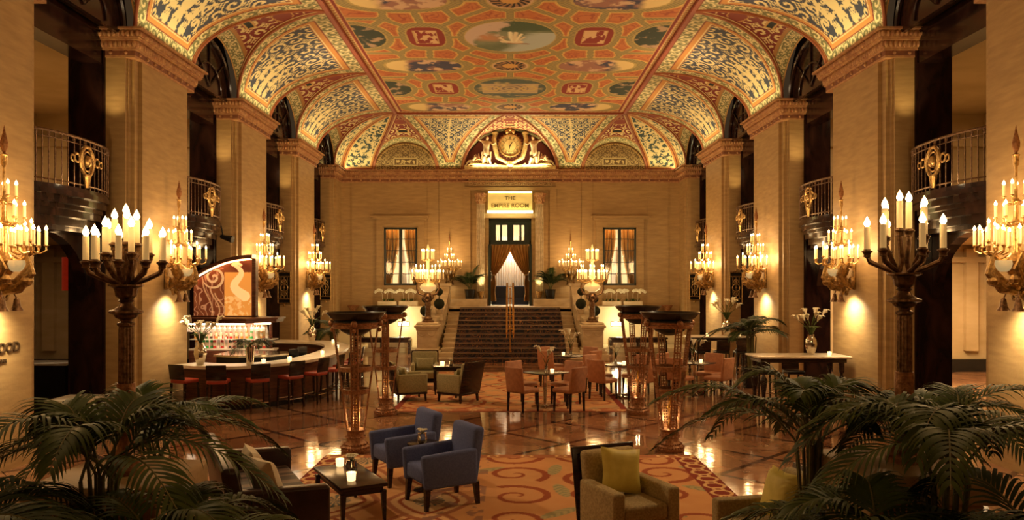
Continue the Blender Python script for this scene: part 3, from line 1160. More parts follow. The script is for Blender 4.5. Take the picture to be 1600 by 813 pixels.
for s in (-1, 1):   # open leaves folded into the reveal
    x0, x1 = sorted((s * .87, s * .81))
    d2.box(x0, x1, YB + .2, YB + .95, DZ0, 4.2)
    d2.box(x0 - .02, x1 + .02, YB - .04, YB + .04, DZ0, 4.2)
d2.build('door_leaf', 'green', door, smooth=False)
h = MB()
for s in (-1, 1):
    h.tube([(s * .8, YB - .02, 2.7), (s * .76, YB - .06, 2.75), (s * .76, YB - .06, 3.05), (s * .8, YB - .02, 3.1)], .02, 8)
h.build('door_handle', 'chrome', door)


def door_curtain(s):
    t = thing('door_curtain', ('amber curtain tied back at the %s door jamb beneath the green transom' % ('left' if s < 0 else 'right')), 'curtain', (0, YB + .32, 0), 0, 'amber curtains in the doorway')

    def inner(v):
        z = 1.86 + (4.3 - 1.86) * v
        if z > 2.95:
            k = (z - 2.95) / (4.3 - 2.95)
            return s * (.62 - .80 * (k ** .75))
        return s * (.60 + .02 * math.sin(z * 9))
    vs, fs = drape(s * .80, inner, 1.86, 4.3, 0 if s < 0 else .06, 7)
    MB().add(vs, fs).build('drape', 'curtain', t)
    MB().torus((s * .70, 0, 2.95), .11, .025, 16, 'z', .6).build('tieback', 'gilt', t)
    return t


door_curtain(-1)
door_curtain(1)
t = thing('sheer_curtain', 'bright white pleated sheer hanging behind the amber door curtains', 'curtain', (0, YB + 1.1, 0))
vs, fs = drape(-1.3, lambda v: 1.3, 1.7, 4.6, 0, 26, 240, 4, .03)
MB().add(vs, fs).build('sheer_cloth', 'sheer', t)
for s in (-1, 1):
    o = MB().rbox(s * .44 - .33, s * .44 + .33, YB + .55, YB + 1.0, 1.95, 2.5, .04).rbox(s * .44 - .33, s * .44 + .33, YB + .5, YB + .6, 1.7, 2.0, .02).build('upholstered_bench', mat('midnight_fabric', (.012, .014, .03), .8))
    tag(o, 'midnight blue upholstered block in the doorway, %s of the brass handrail' % ('left' if s < 0 else 'right'), 'bench', 'dark blocks in the doorway')

add_light('POINT', 'sheer_fill', (0, YB + .75, 4.1), 45, (1, .88, .7), .1)  # added light in front of the sheer, to whiten it
# sign
t = thing('lit_sign', 'yellow backlit sign panel reading THE EMPIRE ROOM above the door', 'sign', (0, YB, 0))
M['signface'] = mat('backlit_yellow', (.62, .45, .15), .5, emit=(.8, .52, .12), estr=.42)
M['signglow'] = mat('sign_tube', (1, .9, .5), .5, emit=(1, .88, .42), estr=3.2)
MB().box(-.9, .9, -.3, 0, 5.5, 6.32).build('sign_panel', 'signface', t, smooth=False)
MB().box(-.93, .93, -.36, -.22, 5.46, 5.56).box(-.88, .88, -.34, -.22, 6.28, 6.34).build('light_strip', 'signglow', t, smooth=False)
add_light('AREA', 'sign_light', (0, YB - .45, 5.44), 10, (1, .85, .4), 1.7, (R(180 - 30), 0, 0), .08)
text('lettering', 'THE', .2, (0, -.31, 6.0), (R(90), 0, 0), 'gletters', t, .01, sx=1.2)
text('lettering', 'EMPIRE ROOM', .24, (0, -.31, 5.68), (R(90), 0, 0), 'gletters', t, .01)


# windows
for wi, s in enumerate((-1, 1)):
    c = s * 4.5
    o = MB()
    o.box(c - .68, c - .61, YB + .04, YB + .16, WZ0, WZ1)
    o.box(c + .61, c + .68, YB + .04, YB + .16, WZ0, WZ1)
    o.box(c - .68, c + .68, YB + .04, YB + .16, WZ0, WZ0 + .08)
    o.box(c - .68, c + .68, YB + .04, YB + .16, WZ1 - .08, WZ1)
    o.box(c - .06, c + .06, YB + .03, YB + .16, WZ0, WZ1)
    for k in range(1, 5):
        z = WZ0 + (WZ1 - WZ0) * k / 5
        o.box(c - .65, c + .65, YB + .07, YB + .12, z - .015, z + .015)
    for q in (-1, 1):
        o.box(c + q * .345 - .015, c + q * .345 + .015, YB + .07, YB + .12, WZ0, WZ1)
    w = struct(o, 'window_%d' % (wi + 1), 'green', smooth=False)
    MB().box(c - .65, c + .65, YB + .11, YB + .115, WZ0, WZ1).build('window_pane', 'glass', w, smooth=False)
    for q in (-1, 1):
        t = thing('window_curtain', 'amber drape on the %s half of the window %s' % ('left' if q < 0 else 'right', 'left of the stairs' if s < 0 else 'right of the stairs'), 'curtain', (c, YB + .5, 0), 0, 'amber window drapes')
        inner = lambda v, q=q: q * (.10 + .42 * max(0, 1 - abs(v - .0) * 1.25) ** 1.3)
        vs, fs = drape(q * .75, inner, WZ0 - .2, WZ1 + .1, 0, 5)
        MB().add(vs, fs).build('drape', 'curtain', t)
    add_light('AREA', 'window_lamp', (c, YB + .38, WZ1 + .12), 60, (1, .75, .4), 1.2, (R(6), 0, 0), .05)  # added strip between pane and drapes, brightening the cloth
    # white furled cloth and glassware seen through the window
    o = MB().lathe([(.24, 0), (.2, .5), (.12, 1.1), (.05, 1.6), (.02, 1.75)], 16, (c, YB + .9, 2.4), 1, .12, 7).build('furled_cloth', 'sheer')
    tag(o, 'tall white furled cloth seen through the %s window of the end wall' % ('left' if s < 0 else 'right'), 'cloth')

# ---- ornamental metal grilles on the pier fronts
def grille_proto():
    t = thing('ornamental_grille', '', 'grille')
    MB().box(-.2, .2, 0, .03, -.5, .5).build('back_panel', 'black', t, smooth=False)
    f = MB()
    for x in (-.2, .2):
        f.tube([(x, -.02, -.5), (x, -.02, .5)], .022, 6)
    for z in (-.5, .5, -.36, .36):
        f.tube([(-.2, -.02, z), (.2, -.02, z)], .02, 6)
    for x in (-.1, 0, .1):
        f.tube([(x, -.02, -.36), (x, -.02, .36)], .01, 6)
    f.torus((0, -.02, 0), .12, .015, 20, 'y')
    f.torus((0, -.02, .2), .07, .012, 16, 'y')
    f.torus((0, -.02, -.2), .07, .012, 16, 'y')
    f.ball((0, -.03, 0), .04)
    f.ball((0, -.02, .56), .04)
    f.ball((0, -.02, -.56), .04)
    f.build('frame', 'gilt', t)
    return t


gp = grille_proto()
spots = [(-7.3, PIERS[3][0] - .04, 'gilt grille low on the second pier from the back wall, beside the bar'), (-7.25, PIERS[4][0] - .04, 'gilt grille on the left corner pier of the back wall'),
         (7.3, PIERS[3][0] - .04, 'gilt grille behind the lily vase on the long table'), (7.25, PIERS[4][0] - .04, 'gilt grille on the right corner pier of the back wall')]
for i, (x, y, lb) in enumerate(spots):
    if i == 0:
        gp.location = (x, y, 2.45)
        gp['label'] = lb
        gp['group'] = 'gilt grilles on the piers'
    else:
        dup(gp, (x, y, 2.45), 0, lb, 'gilt grilles on the piers')

# ================================================================ STAIRS
NS = 12
RISE = DZ0 / NS
SY0, SY1 = 25.08, 28.9
RUN = (SY1 - SY0) / (NS - 1)
mb = MB()
for k in range(NS):
    y = SY0 + k * RUN
    hw = 2.3 if k > 1 else 2.3 + (2 - k) * .09
    mb.box(-hw, hw, y, SY1 + .2, k * RISE if k else 0, (k + 1) * RISE)
    mb.box(-hw - .02, hw + .02, y - .03, y + .05, (k + 1) * RISE - .04, (k + 1) * RISE)
mb.box(-2.6, 2.6, SY1, YB, 0, DZ0)
struct(mb, 'staircase', 'stone_w', smooth=False)
# landing blocks beside the door where the potted palms stand
mb = MB()
for s in (-1, 1):
    x0, x1 = sorted((s * .95, s * 2.6))
    mb.box(x0, x1, YB - .9, YB - .02, DZ0, DZ0 + .3)
struct(mb, 'wall_back_plinth', 'stone_w', smooth=False)

# runner
rm = bpy.data.materials.new('stair_carpet')
rm.use_nodes = True
N = rm.node_tree.nodes
L = rm.node_tree.links
p = N['Principled BSDF']
tc = N.new('ShaderNodeTexCoord')
nz = N.new('ShaderNodeTexNoise')
L.new(tc.outputs['Object'], nz.inputs['Vector'])
nz.inputs['Scale'].default_value = 2.4
nz.inputs['Detail'].default_value = 0.5
nz.inputs['Distortion'].default_value = 2.2
cr = N.new('ShaderNodeValToRGB')
e = cr.color_ramp.elements
e[0].position = .0
e[0].color = (.012, .012, .024, 1)
e[1].position = 1
e[1].color = (.012, .012, .024, 1)
for pz, cl in ((.39, (.012, .012, .024, 1)), (.40, (.55, .22, .07, 1)), (.412, (.012, .012, .024, 1)), (.476, (.02, .012, .03, 1)), (.49, (.60, .27, .09, 1)), (.504, (.012, .012, .024, 1)), (.565, (.012, .012, .024, 1)), (.585, (.40, .17, .06, 1)), (.60, (.012, .012, .024, 1))):
    q = e.new(pz)
    q.color = cl
L.new(nz.outputs[0], cr.inputs[0])
L.new(cr.outputs[0], p.inputs['Base Color'])
p.inputs['Roughness'].default_value = .9
M['runner'] = rm
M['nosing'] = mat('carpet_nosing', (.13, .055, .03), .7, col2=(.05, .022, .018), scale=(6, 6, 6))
t = thing('stair_runner', 'dark navy carpet runner with orange scrolls down the broad stone steps', 'carpet', (0, SY0, 0))
for k in range(NS):
    y = k * RUN
    z = (k + 1) * RISE
    MB().box(-1.88, 1.88, y - .045, y - .03, k * RISE + .002, z - .025).box(-1.88, 1.88, y - .03, y + RUN, z, z + .012).build('step_carpet', 'runner', t, smooth=False)
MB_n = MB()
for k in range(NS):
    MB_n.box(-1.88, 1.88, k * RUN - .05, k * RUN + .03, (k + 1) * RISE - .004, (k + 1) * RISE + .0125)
MB_n.build('lit_tread_edge', 'nosing', t, smooth=False)  # brown strips paint the lit edge of each carpeted tread

# handrail
t = thing('brass_handrail', 'twin polished brass handrail running down the middle of the carpeted steps', 'handrail', (0, 0, 0))
slope = (DZ0 - RISE) / (SY1 - SY0)
for s in (-1, 1):
    MB().tube([(s * .11, SY0 + .15, .95), (s * .11, SY1 + .1, DZ0 + .92)], .035, 8).build('rail', 'brass', t)
    MB().tube([(s * .11, SY0 + .15, .80), (s * .11, SY1 + .1, DZ0 + .77)], .02, 8).build('rail', 'brass', t)
for k in (1, 4, 8, 11):
    y = SY0 + k * RUN + .12
    z = (k + 1) * RISE
    o = MB()
    o.tube([(0, y, z), (0, y, z + .78)], .022, 8)
    o.lathe([(.05, 0), (.05, .02), (.025, .03)], 12, (0, y, z + .012))
    o.tube([(-.11, y, z + .80), (.11, y, z + .80)], .016, 6)
    o.build('post', 'brass', t)

# cheek walls and pedestals
def cheek(s):
    mb = MB()
    n = 14
    for k in range(n):
        a, b = k / n, (k + 1) / n
        ya, yb = 26.2 + (YB - .95 - 26.2) * a, 26.2 + (YB - .95 - 26.2) * b
        def top(y):
            k_ = min(1, max(0, (y - 26.2) / (29.0 - 26.2)))
            return 1.28 + 1.15 * (k_ ** 1.35)
        def xs(y):
            k_ = min(1, max(0, (y - 26.2) / 1.8))
            return 2.34 + .22 * (1 - k_) ** 2
        if ya < 29.05:
            yb2 = min(yb, 29.1)
            for (w0, w1, dz) in ((0, .34, 0), (-.05, .39, .0)):
                z_a, z_b = top(ya), top(yb2)
                zl = 0 if w0 == 0 else None
                xa0, xa1 = xs(ya) + w0, xs(ya) + w1
                xb0, xb1 = xs(yb2) + w0, xs(yb2) + w1
                lo_a, lo_b = (0, 0) if zl == 0 else (z_a, z_b)
                hi_a, hi_b = (z_a, z_b) if zl == 0 else (z_a + .1, z_b + .1)
                vs = [(s * xa0, ya, lo_a), (s * xa1, ya, lo_a), (s * xb1, yb2, lo_b), (s * xb0, yb2, lo_b), (s * xa0, ya, hi_a), (s * xa1, ya, hi_a), (s * xb1, yb2, hi_b), (s * xb0, yb2, hi_b)]
                mb.add(vs, [(0, 1, 2, 3), (4, 5, 6, 7), (0, 1, 5, 4), (1, 2, 6, 5), (2, 3, 7, 6), (3, 0, 4, 7)])
    x0, x1 = sorted((s * 2.28, s * 2.74))
    mb.box(x0, x1, 28.95, 29.4, 0, 2.5)
    mb.box(x0 - .05, x1 + .05, 28.9, 29.45, 2.5, 2.6)
    struct(mb, 'wall_stair_%s' % ('left' if s < 0 else 'right'), 'stone_w', smooth=False, fix=True)
    # pedestal
    c = (s * 2.78, 26.0)
    mb = MB()
    for w, z0, z1 in ((.52, 0, .22), (.46, .22, .34), (.40, .34, .42), (.34, .42, 1.02), (.37, 1.02, 1.1), (.42, 1.1, 1.2), (.36, 1.2, 1.27)):
        mb.rbox(c[0] - w, c[0] + w, c[1] - w, c[1] + w, z0, z1, .02, 2)
    for q in (-1, 1):
        mb.torus((c[0] + q * .16, c[1] - .345, .98), .14, .025, 14, 'y', 1, 6, (.5, 1))
    struct(mb, 'wall_stair_pedestal', 'stone_w')


cheek(-1)
cheek(1)

# terrace wall under the windows: ledge, lit face
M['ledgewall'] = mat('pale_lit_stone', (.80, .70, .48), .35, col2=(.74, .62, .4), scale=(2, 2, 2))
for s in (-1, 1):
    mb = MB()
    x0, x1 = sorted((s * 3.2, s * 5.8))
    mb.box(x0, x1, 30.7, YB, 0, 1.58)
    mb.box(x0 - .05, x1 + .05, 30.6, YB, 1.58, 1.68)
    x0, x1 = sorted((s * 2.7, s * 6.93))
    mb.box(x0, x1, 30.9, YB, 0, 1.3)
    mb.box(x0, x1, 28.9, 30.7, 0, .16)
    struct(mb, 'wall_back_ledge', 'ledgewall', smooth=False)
    # small downlight fitting in front of the face
    t = thing('wall_lamp', 'small bright rectangular lamp on the pale ledge wall, %s of the stairs' % ('left' if s < 0 else 'right'), 'lamp', (s * 4.25, 30.69, .98), 0, 'lamps on the ledge walls')
    MB().rbox(-.22, .22, -.05, 0, -.1, .1, .01, 2).build('housing', 'chrome', t)
    MB().box(-.2, .2, -.06, -.045, -.08, .08).build('diffuser', mat('lamp_diffuser', (1, .95, .8), .5, emit=(1, .88, .6), estr=4), t, smooth=False)
    add_light('POINT', 'wall_lamp_light', (s * 4.25, 30.2, .95), 22, (1, .82, .46), .12)
    add_light('POINT', 'wall_lamp_light', (s * 4.3, 29.6, 1.5), 26, (1, .80, .42), .2)
    add_light('POINT', 'wall_lamp_light', (s * 3.4, 27.6, .35), 16, (1, .80, .42), .1)
    # console table
    t = thing('console_table', 'low dark console table before the pale ledge wall, %s of the stairs' % ('left' if s < 0 else 'right'), 'table', (s * 4.7, 28.2, 0), 0, 'dark console tables by the stairs')
    MB().rbox(-1.05, 1.05, -.25, .25, .56, .62, .01, 2).build('table_top', 'dwood', t)
    MB().box(-1.0, 1.0, -.2, .2, .44, .56).build('apron', 'dwood', t, smooth=False)
    for x in (-1, 0, 1):
        for y in (-.19, .19):
            MB().box(x - .03, x + .03, y - .03, y + .03, 0, .5).build('leg', 'dwood', t, smooth=False)
    # bench block behind it
    o = MB().rbox(s * 4.55 - .8, s * 4.55 + .8, 28.9, 29.5, .16, .5, .04).build('cream_bench', 'creamf')
    tag(o, 'long cream bench behind the console table, %s of the stairs' % ('left' if s < 0 else 'right'), 'bench', 'cream benches')

# orchid troughs
def orchid_trough(c, lb, seed):
    r = random.Random(seed)
    t = thing('orchid_trough', lb, 'planter', c, 0, 'orchid troughs under the end wall windows')
    MB().rbox(-.38, .38, -.12, .12, 0, .2, .01, 2).build('trough', 'stone_w', t)
    lv = MB()
    for k in range(16):
        x = r.uniform(-.3, .3)
        a = r.uniform(0, 2 * PI)
        l_ = r.uniform(.12, .2)
        lv.tube([(x, 0, .2), (x + math.cos(a) * l_ * .6, math.sin(a) * .06, .3), (x + math.cos(a) * l_, math.sin(a) * .1, .26)], [.02, .03, .004], 5, flat=.3)
    lv.build('leaves', 'leaf', t)
    for k in range(3):
        x = -.2 + .2 * k
        dr = r.choice((-1, 1))
        pts = [(x, 0, .2), (x + .01 * dr, -.02, .5), (x + .1 * dr, -.05, .66), (x + .26 * dr, -.08, .62)]
        st = MB()
        st.tube(pts, .007, 5)
        for q in range(7):
            u = q / 6
            px = x + dr * (.02 + .26 * u)
            pz = .62 + .05 * math.sin(u * PI) - .05 * u
            for b in range(5):
                a = 2 * PI * b / 5 + q
                st.ball((px + .035 * math.cos(a), -.09 + r.uniform(-.03, .03), pz + .035 * math.sin(a)), .033, 6, .9)
        st.build('orchid_spray', 'petal', t)
    return t


for i, x in enumerate((-4.95, -4.1, 4.1, 4.95)):
    orchid_trough((x, 31.0, 1.68), 'long stone trough of white orchids under the %s window, its %s trough' % ('left' if x < 0 else 'right', 'outer' if abs(x) > 4.5 else 'inner'), i)

# urns on the far ledge
for s in (-1, 1):
    o = MB().lathe([(.13, 0), (.15, .03), (.06, .1), (.12, .2), (.2, .34), (.25, .4), (.24, .42), (.2, .36)], 20, (0, 0, 0)).build('urn', 'copper')
    o.location = (s * 6.35, 31.1, 1.3)
    tag(o, 'small reddish bronze urn on the ledge in the %s back corner' % ('left' if s < 0 else 'right'), 'urn', 'bronze urns on the end ledges')

# topiaries
k = 0
for s in (-1, 1):
    for (x, y, h0, nm) in ((2.47, 26.75, 0, 'stair side'), (2.95, 26.75, 0, 'outer side')):
        t = thing('topiary', 'two-ball clipped dark topiary on the %s of the %s stair candelabrum' % (nm, 'left' if s < 0 else 'right'), 'topiary', (s * x, y, 1.30 if x < 2.5 else 1.05), 0, 'ball topiaries beside the stair candelabra')
        MB().lathe([(.10, 0), (.13, .14), (.14, .16), (.12, .15)], 14, (0, 0, .22)).build('pot', 'stone_w', t)
        MB().tube([(0, 0, .3), (0, 0, 1.0)], .02, 6).build('trunk', 'stem', t)
        MB().ball((0, 0, .58), .19, 20).build('lower_ball', 'topi', t)
        MB().ball((0, 0, 1.0), .135, 20).build('upper_ball', 'topi', t)
        MB().box(-.14, .14, -.14, .14, 0, .22).build('base', 'stone_w', t, smooth=False)

# small uplights beside the door
for s in (-1, 1):
    t = thing('uplight', 'round uplight at the foot of the fluted pilaster %s of the door' % ('left' if s < 0 else 'right'), 'lamp', (s * 1.18, YB - .33, DZ0 + .3), 0, 'uplights by the door')
    MB().lathe([(.07, 0), (.1, .1), (.15, .24), (.16, .3)], 16).build('shade', 'gilt', t)
    MB().lathe([(.001, .29), (.13, .29)], 16).build('lens', 'bulb', t)
    add_light('SPOT', 'uplight_beam', (s * 1.18, YB - .33, DZ0 + .62), 90, (1, .72, .34), .05, look((0, 0, 0), (0, .13, 1)), spot=70, blend=1)

# ================================================================ CLOCK GROUP
t = thing('sculpted_clock', 'gilt round clock with roman numerals between sculpted figures in the arched niche', 'clock', (0, YB - .18, ZC + .02))
ck = MB()
ck.lathe([(.001, -.02), (.41, -.02), (.41, .04), (.001, .05)], 40)
ck.T = Matrix.Identity(4)
m2 = MB()
m2.T = Matrix.Translation((0, -.12, .93)) @ Matrix.Rotation(R(90), 4, 'X')
m2.lathe([(.001, 0), (.40, 0), (.40, .05), (.001, .05)], 40)
dial = m2.build('dial', mat('gilt_dial', (.85, .64, .24), .45), t)
m2 = MB()
m2.torus((0, -.17, .93), .43, .05, 40, 'y')
m2.torus((0, -.17, .93), .25, .012, 40, 'y', 1, 6)
for k in range(24):
    a = 2 * PI * k / 24
    m2.ball((.50 * math.cos(a), -.13, .93 + .50 * math.sin(a)), .035, 6)
for x in (-.12, 0, .12):
    m2.ball((x, -.14, 1.50 + (.1 if x == 0 else 0)), .1, 10)
m2.torus((0, -.12, 1.58), .1, .035, 16, 'y')
m2.build('bezel', 'gilt', t)
nm = MB()
for k, w in enumerate((3, 2, 1, 2, 3, 2, 1, 2, 3, 3, 2, 1)):
    a = PI / 2 - 2 * PI * k / 12
    for q in range(w):
        nm.T = Matrix.Translation((.32 * math.cos(a), -.185, .93 + .32 * math.sin(a))) @ Matrix.Rotation(-(a - PI / 2), 4, 'Y')
        nm.box(-.006 + (q - (w - 1) / 2) * .024, .006 + (q - (w - 1) / 2) * .024, -.01, 0, -.04, .04)
nm.T = Matrix.Identity(4)
nm.build('numerals', 'black', t, smooth=False)
hd = MB()
hd.tube([(0, -.2, .93), (.10, -.2, 1.08)], [.02, .008], 6)
hd.tube([(0, -.2, .93), (-.06, -.2, .64)], [.016, .006], 6)
hd.ball((0, -.2, .93), .03, 8)
hd.build('hands', 'black', t)
sc2 = MB()     # scrolled pedestal and curved wings that hold the dial
for s in (-1, 1):
    sc2.tube([(s * .60, -.1, 1.42), (s * .66, -.12, 1.2), (s * .60, -.14, .8), (s * .5, -.16, .45), (s * .2, -.18, .28), (0, -.2, .22)], [.09, .10, .10, .09, .07, .05], 10)
    sc2.lathe([(.14, 0), (.15, .05), (.1, .1)], 12, (s * .62, -.1, 1.4))
    for q in range(6):
        sc2.tube([(s * .1, -.2, .08), (s * (.5 + .22 * q), -.28, .10 + .015 * q), (s * (.62 + .22 * q), -.26, .2 - .02 * q)], [.05, .05, .02], 6)
sc2.rbox(-1.85, 1.85, -.3, .1, -.02, .1, .03)
sc2.lathe([(.03, -.1), (.1, 0), (.16, .12), (.06, .3)], 12, (0, -.24, .0))
sc2.build('scroll_base', mat('gilded_cream_carving', (.80, .62, .26), .4, .2, col2=(.55, .36, .12), scale=(9, 9, 9), bump=.4), t)


def figure_mb(s):
    """standing classical figure leaning on the clock: one skinned body"""
    J = {'pel': (0, 0, .50), 'ch': (.03, 0, .80), 'nk': (.04, -.01, .92), 'hd': (.05, -.03, 1.0), 'hd2': (.055, -.03, 1.07),
         'ls': (-.10, 0, .87), 'le': (-.25, -.03, .95), 'lh': (-.30, -.05, 1.10), 'rs': (.15, 0, .87), 're': (.26, -.05, .76), 'rh': (.36, -.1, .84),
         'lk': (-.07, -.07, .28), 'lf': (-.10, 0, .02), 'lt': (-.16, -.06, .0), 'rk': (.11, -.09, .27), 'rf': (.20, -.02, .03), 'rt': (.28, -.07, .01)}
    Rr = {'pel': .115, 'ch': .11, 'nk': .04, 'hd': .062, 'hd2': .05, 'ls': .045, 'le': .033, 'lh': .022, 'rs': .045, 're': .033, 'rh': .022,
          'lk': .05, 'lf': .028, 'lt': .022, 'rk': .05, 'rf': .028, 'rt': .022}
    E = [('pel', 'ch'), ('ch', 'nk'), ('nk', 'hd'), ('hd', 'hd2'), ('ch', 'ls'), ('ls', 'le'), ('le', 'lh'), ('ch', 'rs'), ('rs', 're'), ('re', 'rh'),
         ('pel', 'lk'), ('lk', 'lf'), ('lf', 'lt'), ('pel', 'rk'), ('rk', 'rf'), ('rf', 'rt')]
    keys = list(J)
    return skin([(s * J[k][0], J[k][1], J[k][2]) for k in keys], [(keys.index(a), keys.index(b)) for a, b in E], [Rr[k] for k in keys])


def skin(verts, edges, radii, sub=2):
    me = bpy.data.meshes.new('skin')
    me.from_pydata(verts, edges, [])
    o = bpy.data.objects.new('skin', me)
    COL.objects.link(o)
    md = o.modifiers.new('s', 'SKIN')
    for i, r in enumerate(radii):
        me.skin_vertices[0].data[i].radius = (r, r)
    me.skin_vertices[0].data[0].use_root = True
    o.modifiers.new('sub', 'SUBSURF').levels = sub
    dg = bpy.context.evaluated_depsgraph_get()
    ev = o.evaluated_get(dg)
    m2 = bpy.data.meshes.new_from_object(ev)
    bpy.data.objects.remove(o)
    mb = MB()
    mb.v = [tuple(v.co) for v in m2.vertices]
    mb.f = [tuple(p.vertices) for p in m2.polygons]
    return mb


M['statue'] = mat('cream_statue', (.85, .70, .44), .5, col2=(.6, .42, .2), scale=(9, 9, 9))
for s in (-1, 1):
    t = thing('niche_statue', 'cream sculpted figure standing %s of the gilt clock' % ('left' if s < 0 else 'right'), 'statue', (s * .98, YB - .38, ZC + .12), 0, 'sculpted figures by the clock', 1.12)
    figure_mb(-s).build('body', 'statue', t)
    c = MB()
    vs, fs = drape(-.16, lambda v: .16 + .05 * v, .02, .52, .02, 4, 30, 6, .03)
    c.add(vs, fs)
    c.build('robe', 'statue', t)
    t2 = thing('shell_ornament', 'dark crimson and gilt cornucopia carving outside the %s figure' % ('left' if s < 0 else 'right'), 'carving', (s * 1.28, YB - .2, ZC + .1), 0, 'carvings by the clock')
    m3 = MB()
    for q in range(7):
        a = R(20 + q * 23)
        m3.tube([(0, 0, .05), (.25 * math.cos(a), -.06, .05 + .3 * math.sin(a)), (.33 * math.cos(a), -.04, .05 + .50 * math.sin(a))], [.05, .07, .03], 8)
    m3.build('shell', 'copper', t2)
    m3 = MB()
    m3.torus((0, -.1, .15), .16, .03, 20, 'y')
    m3.torus((0, -.1, .15), .08, .025, 16, 'y')
    for q in range(8):
        m3.ball((.3 * math.cos(q * .8), -.08, .1 + .04 * q), .035, 6)
    m3.build('garland', 'gilt', t2)
    t3 = thing('deer_sculpture', 'small cream leaping stag at the %s end of the clock niche' % ('left' if s < 0 else 'right'), 'statue', (s * 1.62, YB - .3, ZC + .1), 0, 'stags by the clock')
    V = [(.0, 0, .22), (.12, 0, .24), (-.12, 0, .24), (-.19, 0, .36), (-.25, -.01, .35), (-.14, .03, .12), (-.24, .03, .06), (-.12, -.03, .10), (-.10, -.03, 0), (.14, .03, .12), (.20, .03, .0), (.12, -.03, .12), (.24, -.03, .02), (-.17, .0, .47)]
    E = [(0, 1), (0, 2), (2, 3), (3, 4), (2, 5), (5, 6), (2, 7), (7, 8), (1, 9), (9, 10), (1, 11), (11, 12), (3, 13)]
    skin([(-s * -x if False else s * -x * -1, y, z) for x, y, z in V], E, [.06, .055, .055, .035, .022, .022, .012, .022, .012, .024, .012, .024, .012, .01]).build('body', 'statue', t3)
add_light('AREA', 'niche_light', (0, YB - .62, ZC + .08), 60, (1, .8, .45), 3.0, (R(180 - 12), 0, 0), .1)

# ================================================================ BALCONIES
def balcony(s, yc, lb):
    t = thing('balcony', lb, 'balcony', (s * 7.5, yc, 0), 0, 'curved balconies between the piers')
    # local x towards the hall is -s
    n = 26
    def plan(k, grow=0):
        a = PI * k / n
        return (-s * ((.02 + (.40 + grow) * math.sin(a)) if True else 0), -(1.28 + grow * .0) * math.cos(a))
    fl = MB()
    poly = [plan(k) for k in range(n + 1)] + [(s * .6, 1.28), (s * .6, -1.28)]
    fl.prism(poly, 4.06, 4.14)
    poly = [plan(k, .06) for k in range(n + 1)] + [(s * .6, 1.28), (s * .6, -1.28)]
    fl.prism(poly, 3.98, 4.06)
    fl.build('floor_slab', 'marble', t, smooth=False, fix=True)
    cb = MB()
    steps = ((1.0, 3.98), (.95, 3.86), (.8, 3.78), (.72, 3.66), (.5, 3.52), (.35, 3.44))
    for (k1, z1), (k0, z0) in zip(steps[:-1], steps[1:]):
        poly = [(plan(k)[0] * k0, plan(k)[1] * (.6 + .4 * k0)) for k in range(n + 1)] + [(s * .6, 1.28 * (.6 + .4 * k0)), (s * .6, -1.28 * (.6 + .4 * k0))]
        cb.prism(poly, z0, z1)
    cb.build('corbel', 'marble', t, smooth=False, fix=True)
    rl = MB()
    for z, r in ((4.2, .014), (4.96, .024), (4.86, .01)):
        rl.tube([(plan(k)[0], plan(k)[1], z) for k in range(n + 1)], r, 6)
    for k in range(0, n + 1):
        x, y = plan(k)
        rl.tube([(x, y, 4.14), (x, y, 4.96)], .011, 5)
        if k % 2:
            rl.torus((x, y, 4.91), .035, .008, 10, 'x', 1, 5)
    rl.build('railing', 'bronze', t)
    md = MB()
    x = plan(n // 2)[0] - s * .03
    md.torus((x, 0, 4.6), .19, .03, 24, 'x', 1.25, 8)
    md.torus((x, 0, 4.6), .13, .015, 24, 'x', 1.25, 6)
    md.ball((x, 0, 4.6), .08, 10, 1.3)
    for q in range(10):
        a = 2 * PI * q / 10
        md.ball((x, .19 * math.cos(a), 4.6 + .24 * math.sin(a)), .035, 6)
    for q in (-1, 1):
        md.torus((x, q * .3, 4.62), .07, .02, 14, 'x', 1, 6)
        md.torus((x, q * .42, 4.60), .05, .016, 14, 'x', 1, 6)
    md.tube([(x, 0, 4.36), (x, 0, 4.16)], [.07, .03], 8)
    md.build('medallion', 'gilt', t)
    add_light('POINT', 'balcony_lamp', (s * 6.7, yc - .3, 4.25), 6, (1, .75, .4), .04)


order = ['nearest the camera', 'beyond the first pier', 'beyond the second pier', 'nearest the back wall']
for s in (-1, 1):
    for i, yc in enumerate(YC[1:]):
        balcony(s, yc, 'dark marble balcony with gilt medallion railing on the %s side, %s' % ('left' if s < 0 else 'right', order[i]))
# spotlight on the balcony rim
t = thing('stage_spotlight', 'small black spotlight clamped beside the balcony above the bar screen', 'spotlight', (-7.0, 18.6, 3.72))
MB().tube([(0, 0, 0), (.1, -.02, -.03), (.3, -.05, -.08)], [.05, .06, .09], 10).build('lamp_body', 'black', t)
MB().tube([(.05, 0, 0), (0, 0, .26)], .015, 6).build('bracket', 'black', t)

# ================================================================ CANDLE LIGHTS
_cm = {}


def candle(parent, loc, h, r, fh=None):
    key = (round(h, 3), round(r, 3))
    fh = fh or r * 3.4
    if key not in _cm:
        a = MB()
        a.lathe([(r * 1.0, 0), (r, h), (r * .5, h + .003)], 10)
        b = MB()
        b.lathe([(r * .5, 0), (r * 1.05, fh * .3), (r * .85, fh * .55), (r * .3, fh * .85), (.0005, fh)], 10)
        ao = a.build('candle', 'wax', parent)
        bo = b.build('flame', 'flame', ao)
        _cm[key] = (ao.data, bo.data)
        ao.location = loc
        bo.location = (0, 0, h)
        return ao
    ad, bd = _cm[key]
    ao = bpy.data.objects.new('candle', ad)
    COL.objects.link(ao)
    ao.parent = parent
    ao.location = loc
    bo = bpy.data.objects.new('flame', bd)
    COL.objects.link(bo)
    bo.parent = ao
    bo.location = (0, 0, h)
    return ao


